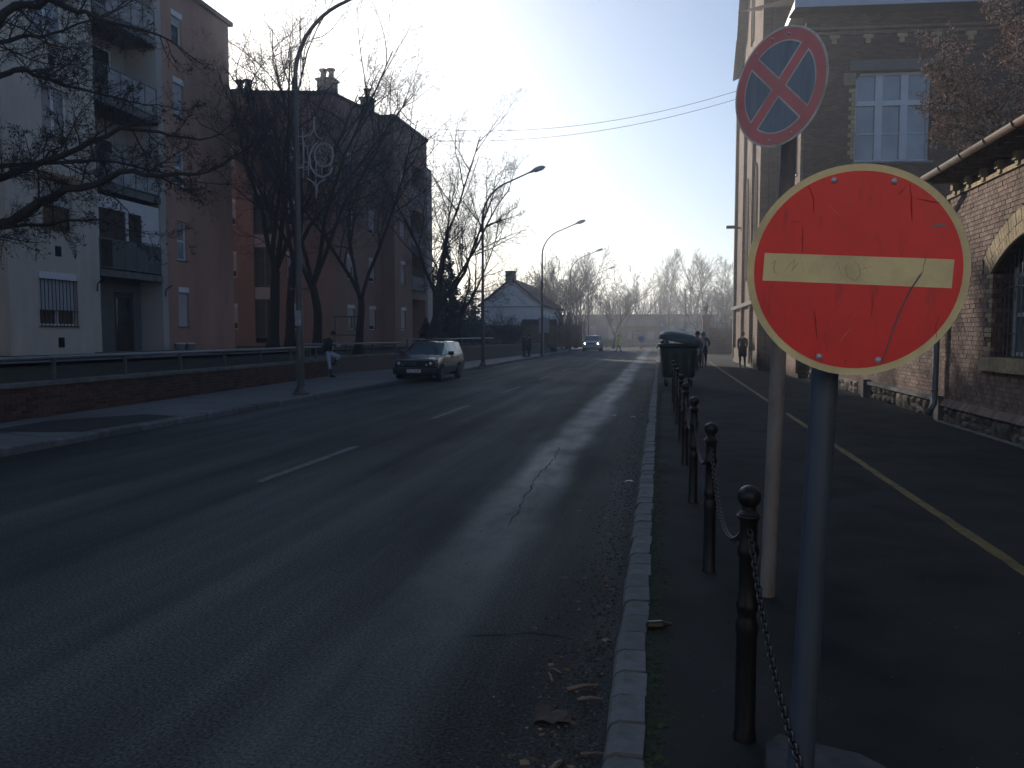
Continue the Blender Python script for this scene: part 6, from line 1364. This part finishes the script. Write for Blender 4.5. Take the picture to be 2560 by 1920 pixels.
# conifers
def conifer(label, loc, h, w_, seed, dark=True):
    t = thing('conifer', label, 'tree', (0, 0, 0), 0, 'evergreen trees behind the handrail'); r = random.Random(seed); b = MB(); b.tube([(0, 0, -.1), (0, 0, h * .5), (0, 0, h * .98)], [.13, .05, .01], 8); b.build('trunk', M_bark, t, True)
    b = MB(); n_ = int(h * 760)
    for _ in range(n_):
        f_ = 1 - math.sqrt(r.random()); z = h * (.08 + .92 * f_); rad = w_ * (1.02 - f_) * (.45 + .55 * abs(math.sin(z * 3.1 + r.random() * .9))) * r.uniform(.25, 1.05); a = r.uniform(0, 6.3); c = np.array([rad * math.cos(a), rad * math.sin(a), z - rad * .25])
        o_ = unit(np.array([math.cos(a), math.sin(a), -.25]) + rvec(r, .35)); s_ = r.uniform(.16, .34) * (.55 + .45 * (1 - f_)); sd_ = unit(np.cross(o_, rvec(r))) * s_ * .28
        i = len(b.v); b.v += [tuple(c - o_ * s_ * .4), tuple(c + sd_), tuple(c + o_ * s_), tuple(c - sd_)]; b.f.append([i, i + 1, i + 2, i + 3])
    o = b.build('crown', M_conif, t); t.location = loc; return t
conifer('tall dark conifer between the spreading tree and the second lamp post', (-15.6, 55, .8), 8.6, 1.9, 1); conifer('broad dark conifer left of the white house gable', (-18.6, 62, .8), 7.0, 2.6, 2); conifer('small young conifer behind the parked estate car', (-13.4, 43, .8), 2.0, .8, 3); conifer('rounded evergreen behind the spreading tree trunk', (-20.5, 56, .8), 8.2, 2.8, 4)
for x, y, h, w_, sd_, lb in ((-21.5, 66, 9.5, 3.2, 5, 'wide evergreen at the far left of the conifer group'), (-17.2, 68, 6.2, 2.4, 6, 'low evergreen touching the left corner of the white house'), (-23, 58, 8.8, 3.0, 7, 'evergreen half hidden behind the stepped block of flats')): conifer(lb, (x, y, .8), h, w_, sd_)
# scrubby bushes
def bush(label, loc, h, w_, seed, n=14):
    r = random.Random(seed); t = thing('bush', label, 'bush', (0, 0, 0), 0, 'leafless bushes'); out = [[] for _ in range(3)]
    c_ = dict(levels=3, n=(5, 4, 3), wob=(.15, .2, .25), up=(.04, .03, .02), kids=(8, 6), **{'from': (.2, .1)}, ang=((20, 55), (20, 60)), len=((.35, .6), (.35, .6)), rad=(.5, .5))
    for k in range(n): a = r.uniform(0, 6.3); grow(r, np.array([r.gauss(0, .12) * w_, r.gauss(0, .12), 0.]), unit(np.array([math.cos(a) * w_ / h, math.sin(a) * w_ / h, 1.2])), h * r.uniform(.7, 1.1), .02, 0, out, c_)
    crown_mesh(fix_r(out, .010), (4, 3, 3)).build('stems', M_bark, t); t.location = loc
bush('leafless bush in front of the white house wall', (-13.4, 66, .9), 2.6, 2.4, 5, 22); bush('tangled leafless bush left of the white house', (-15.4, 58, .9), 2.4, 2.2, 6, 22); bush('bare low bush behind the couple', (-11.8, 61, .9), 1.6, 1.6, 7); bush('leafless thicket by the oncoming silver car', (-10.6, 84, .1), 3.4, 2.4, 8, 26); bush('leafless bush beyond the brick wall by the lantern pillar', (5.6, 76, .1), 4.5, 3, 9, 26)

# ================================================================ END OF THE STREET
hs = thing('white_house', 'small white gabled house with a chimney behind the long wall', 'building', (-13.7, 75, .5))
x0, x1, zr, ze = -17.7, -11.6, 7.2, 4.7
xr = -14.6
b = MB(); b.quad((x0, 75, .2), (x1, 75, .2), (x1, 75, ze), (xr, 75, zr), (x0, 75, ze)); b.quad((x1, 75, .2), (x1, 90, .2), (x1, 90, ze), (x1, 75, ze)); b.quad((x0, 75, .2), (x0, 75, ze), (x0, 90, ze), (x0, 90, .2)); b.quad((x0, 90, .2), (x0, 90, ze), (xr, 90, zr), (x1, 90, ze), (x1, 90, .2)); b.build('wall', M_housew, hs)
b = MB()
for xa in (x0 - .3, x1 + .35):
    zz = ze - .2
    b.quad((xa, 74.7, zz), (xr, 74.7, zr), (xr, 90.2, zr), (xa, 90.2, zz)); b.quad((xa, 74.7, zz + .16), (xr, 74.7, zr + .16), (xr, 90.2, zr + .16), (xa, 90.2, zz + .16)); b.quad((xa, 74.7, zz), (xa, 74.7, zz + .16), (xr, 74.7, zr + .16), (xr, 74.7, zr)); b.quad((xa, 74.7, zz), (xa, 90.2, zz), (xa, 90.2, zz + .16), (xa, 74.7, zz + .16))
b.build('roof', M_tile, hs); b = MB(); b.box(xr - 1.0, xr - .05, 77, 77.8, 6.2, 8.1); b.box(xr - 1.05, xr, 76.95, 77.85, 8.1, 8.22); b.build('chimney', M_greyd, hs)
b = MB(); b.box(x0, x1, 74.94, 75.0, 4.45, 4.55); b.build('string_course', M_grey, hs); frH = frame((x1, 0, 0), (0, 1, 0), (1, 0, 0))
for y in (77, 80, 83): window(hs, frH, y, y + 1.0, 2.2, 3.8, -.06, 2, 0, False, M_glass)
b = MB(); b.tube([(x1 + .1, 75.3, 4.4), (x1 + .1, 75.3, .3)], .06, 8); b.build('downpipe', M_greyd, hs)
fb = thing('board_fence', 'brown board fence between the long wall and the white house', 'fence', (-16, 70, .9))
for k in range(52):
    x = -18.5 + k * .22; b = MB(); b.box(x, x + .205, 70, 70.04, .6, 2.62 + .03 * math.sin(k * 1.7)); b.build('board', M_fence, fb)
b = MB(); b.box(-7.6, -7.4, 72, 92, .1, 2.2); 
b = MB(); b.box(-13, -9.7, 72.2, 72.5, 0, 3.2); tag(b.build('gate_pier', M_bwallL), 'dark brick gate pier where the long wall ends by the fourth lamp post', 'wall')
# lantern pillar and wall at the right
lp_ = thing('lantern_pillar', 'brick pillar topped with an old style lantern at the far end of the path', 'pillar', (3.75, 68, .1))
b = MB(); b.box(3.50, 4.0, 67.75, 68.25, .1, 3.05); b.build('shaft', M_bfac2, lp_); b = MB(); b.box(3.42, 4.08, 67.67, 68.33, 3.05, 3.2); b.box(3.36, 4.14, 67.61, 68.39, 3.2, 3.38); b.build('capital', M_greyd, lp_)
b = MB(); b.lathe([(.05, 3.38), (.05, 3.7), (.12, 3.74), (.2, 4.15), (.24, 4.17), (.06, 4.38), (.02, 4.5)], 6, (3.75, 68, 0)); b.build('lantern', M_iron, lp_)
b = MB(); b.lathe([(.125, 3.76), (.195, 4.13)], 6, (3.75, 68, 0), cap=False); 
pw = thing('brick_wall', 'plain brick wall between the lantern pillar and the tall brick building', 'wall', (6, 68, .1)); b = MB(); b.box(4.0, 12, 67.9, 68.2, .1, 2.3); b.build('wall', M_bfac, pw); b = MB(); b.box(4.0, 12, 67.85, 68.25, 2.3, 2.38); b.build('coping', M_rooft, pw)
# long low structure at the far end: station like building with canopy
fs = thing('low_building', 'long low grey building with a flat canopy closing the end of the street', 'building', (-1, 118, 0))
b = MB(); b.box(-16, 14, 124, 130, -.1, 4.7); b.build('wall', mat('far_grey_wall', (.20, .20, .21), .9, .2, .8), fs); b = MB(); b.box(-16.4, 14.4, 123.6, 130.4, 4.7, 5.0); b.build('roof', M_rooft, fs)
b = MB(); b.box(-6.6, -.6, 117, 121, 2.35, 3.1); b.build('canopy', M_fence, fs)
for x in (-6.3, -4.3, -2.6, -.9): b = MB(); b.box(x, x + .28, 117.2, 117.5, -.1, 2.35); b.build('pillar', M_fence, fs)
for k in range(9): b = MB(); x = -14.5 + k * 3.1; b.box(x, x + 1.1, 123.93, 123.99, 1.0, 3.2); b.build('window', mat('far_window', (.34, .36, .38), .2, .1), fs)
ff = thing('barrier_fence', 'yellowish barrier fence along the far side of the junction', 'fence', (-2, 100, 0))
for z in (.5, .95): b = MB(); b.box(-13, 5, 100.0, 100.06, z, z + .22); b.build('rail', mat('fence_yellowish', (.28, .25, .15), .7), ff)
for k in range(13): b = MB(); b.box(-13 + k * 1.5, -12.9 + k * 1.5, 100.06, 100.14, -.05, 1.2); b.build('post', M_lamp, ff)
nb = thing('notice_board', 'white notice board with dark emblem and lines of print on two posts', 'sign', (2.0, 75, .1))
b = MB(); b.box(1.25, 2.82, 75, 75.05, 1.25, 2.35); bo = b.build('board', M_pvc, nb)
for x in (1.4, 2.65): b = MB(); b.box(x - .04, x + .04, 75.055, 75.12, .05, 2.4); b.build('post', M_gal, nb)
b = MB(); 
for x in (1.88, 2.02, 2.16): b.box(x - .05, x + .05, 74.985, 74.995, 2.12, 2.28)
for k, (a, c) in enumerate(((1.4, 2.65), (1.5, 2.5), (1.45, 2.6), (1.7, 2.3))): b.box(a, c, 74.985, 74.995, 1.92 - k * .16, 1.97 - k * .16)
b.build('print', M_greyd, bo)
b = MB(); b.tube([(2.15, 72, .1), (2.15, 72, 5.9)], [.06, .045], 8); b.tube([(2.15, 72, 5.8), (2.5, 72, 5.95)], .04, 6); b.box(2.4, 2.85, 71.92, 72.08, 5.9, 6.0); tag(b.build('mast', M_gal), 'thin pale mast with a small lamp rising behind the notice board', 'mast')
t = thing('round_mirror_sign', 'round sign disc on a thin pole above the green container', 'road sign', (.05, 85, 0)); b = MB(); b.tube([(.05, 85, 0), (.05, 85, 3.0)], .03, 6); b.build('pole', M_gal, t); b = MB(); b.lathe([(.22, 0), (.22, .02)], 20, (.05, 84.95, 2.82), 'Y'); b.build('disc', M_pvc, t); b = MB(); b.lathe([(.3, 0), (.3, .02)], 20, (.12, 84.95, 1.95), 'Y'); o = b.build('disc', M_ired, t); b = MB(); b.lathe([(.2, 0), (.2, .02)], 20, (.12, 84.92, 1.95), 'Y'); b.build('disc', M_pvc, t)
t = thing('arrow_sign', 'blue round sign over a striped red and yellow board on the far island', 'road sign', (-2.1, 84, 0)); b = MB(); b.tube([(-2.1, 84, 0), (-2.1, 84, 1.5)], .03, 6); b.build('pole', M_gal, t); b = MB(); b.lathe([(.32, 0), (.32, .02)], 20, (-2.1, 83.93, 1.3), 'Y'); b.build('disc', mat('blue_disc', (.03, .12, .42), .5), t)
b = MB(); b.box(-2.2, -1.85, 83.9, 83.93, .3, .85); b.build('striped_board', mat('pale_yellow', (.6, .5, .25), .6), t); b = MB(); b.prism([(-2.2, .4), (-1.85, .6), (-1.85, .72), (-2.2, .52)], lambda u, v, c: Vector((u, v, c)), 83.88, 83.895); b.build('stripe', M_ired, t)
b = MB(); b.box(-9.45, -9.0, 62.5, 62.54, 1.9, 3.1); b.box(-9.85, -9.5, 62.5, 62.54, 1.9, 3.1); b.tube([(-9.48, 62.56, .12), (-9.48, 62.56, 3.3)], .04, 6); tag(b.build('twin_board_sign', M_grey), 'pair of grey boards on one post left of the silver car', 'sign')

# ================================================================ AIR
b = MB(); b.box(-450, 450, -110, 730, -1.2, 26.5); hz = tag(b.build('haze', None), kind='stuff')
hm = bpy.data.materials.new('haze'); hm.use_nodes = True; t = hm.node_tree; t.nodes.remove(t.nodes['Principled BSDF']); pv = t.nodes.new('ShaderNodeVolumePrincipled')
pv.inputs['Color'].default_value = (.86, .90, .97, 1); pv.inputs['Density'].default_value = HAZE; pv.inputs['Anisotropy'].default_value = .55; t.links.new(pv.outputs[0], t.nodes['Material Output'].inputs['Volume']); hz.data.materials.append(hm)
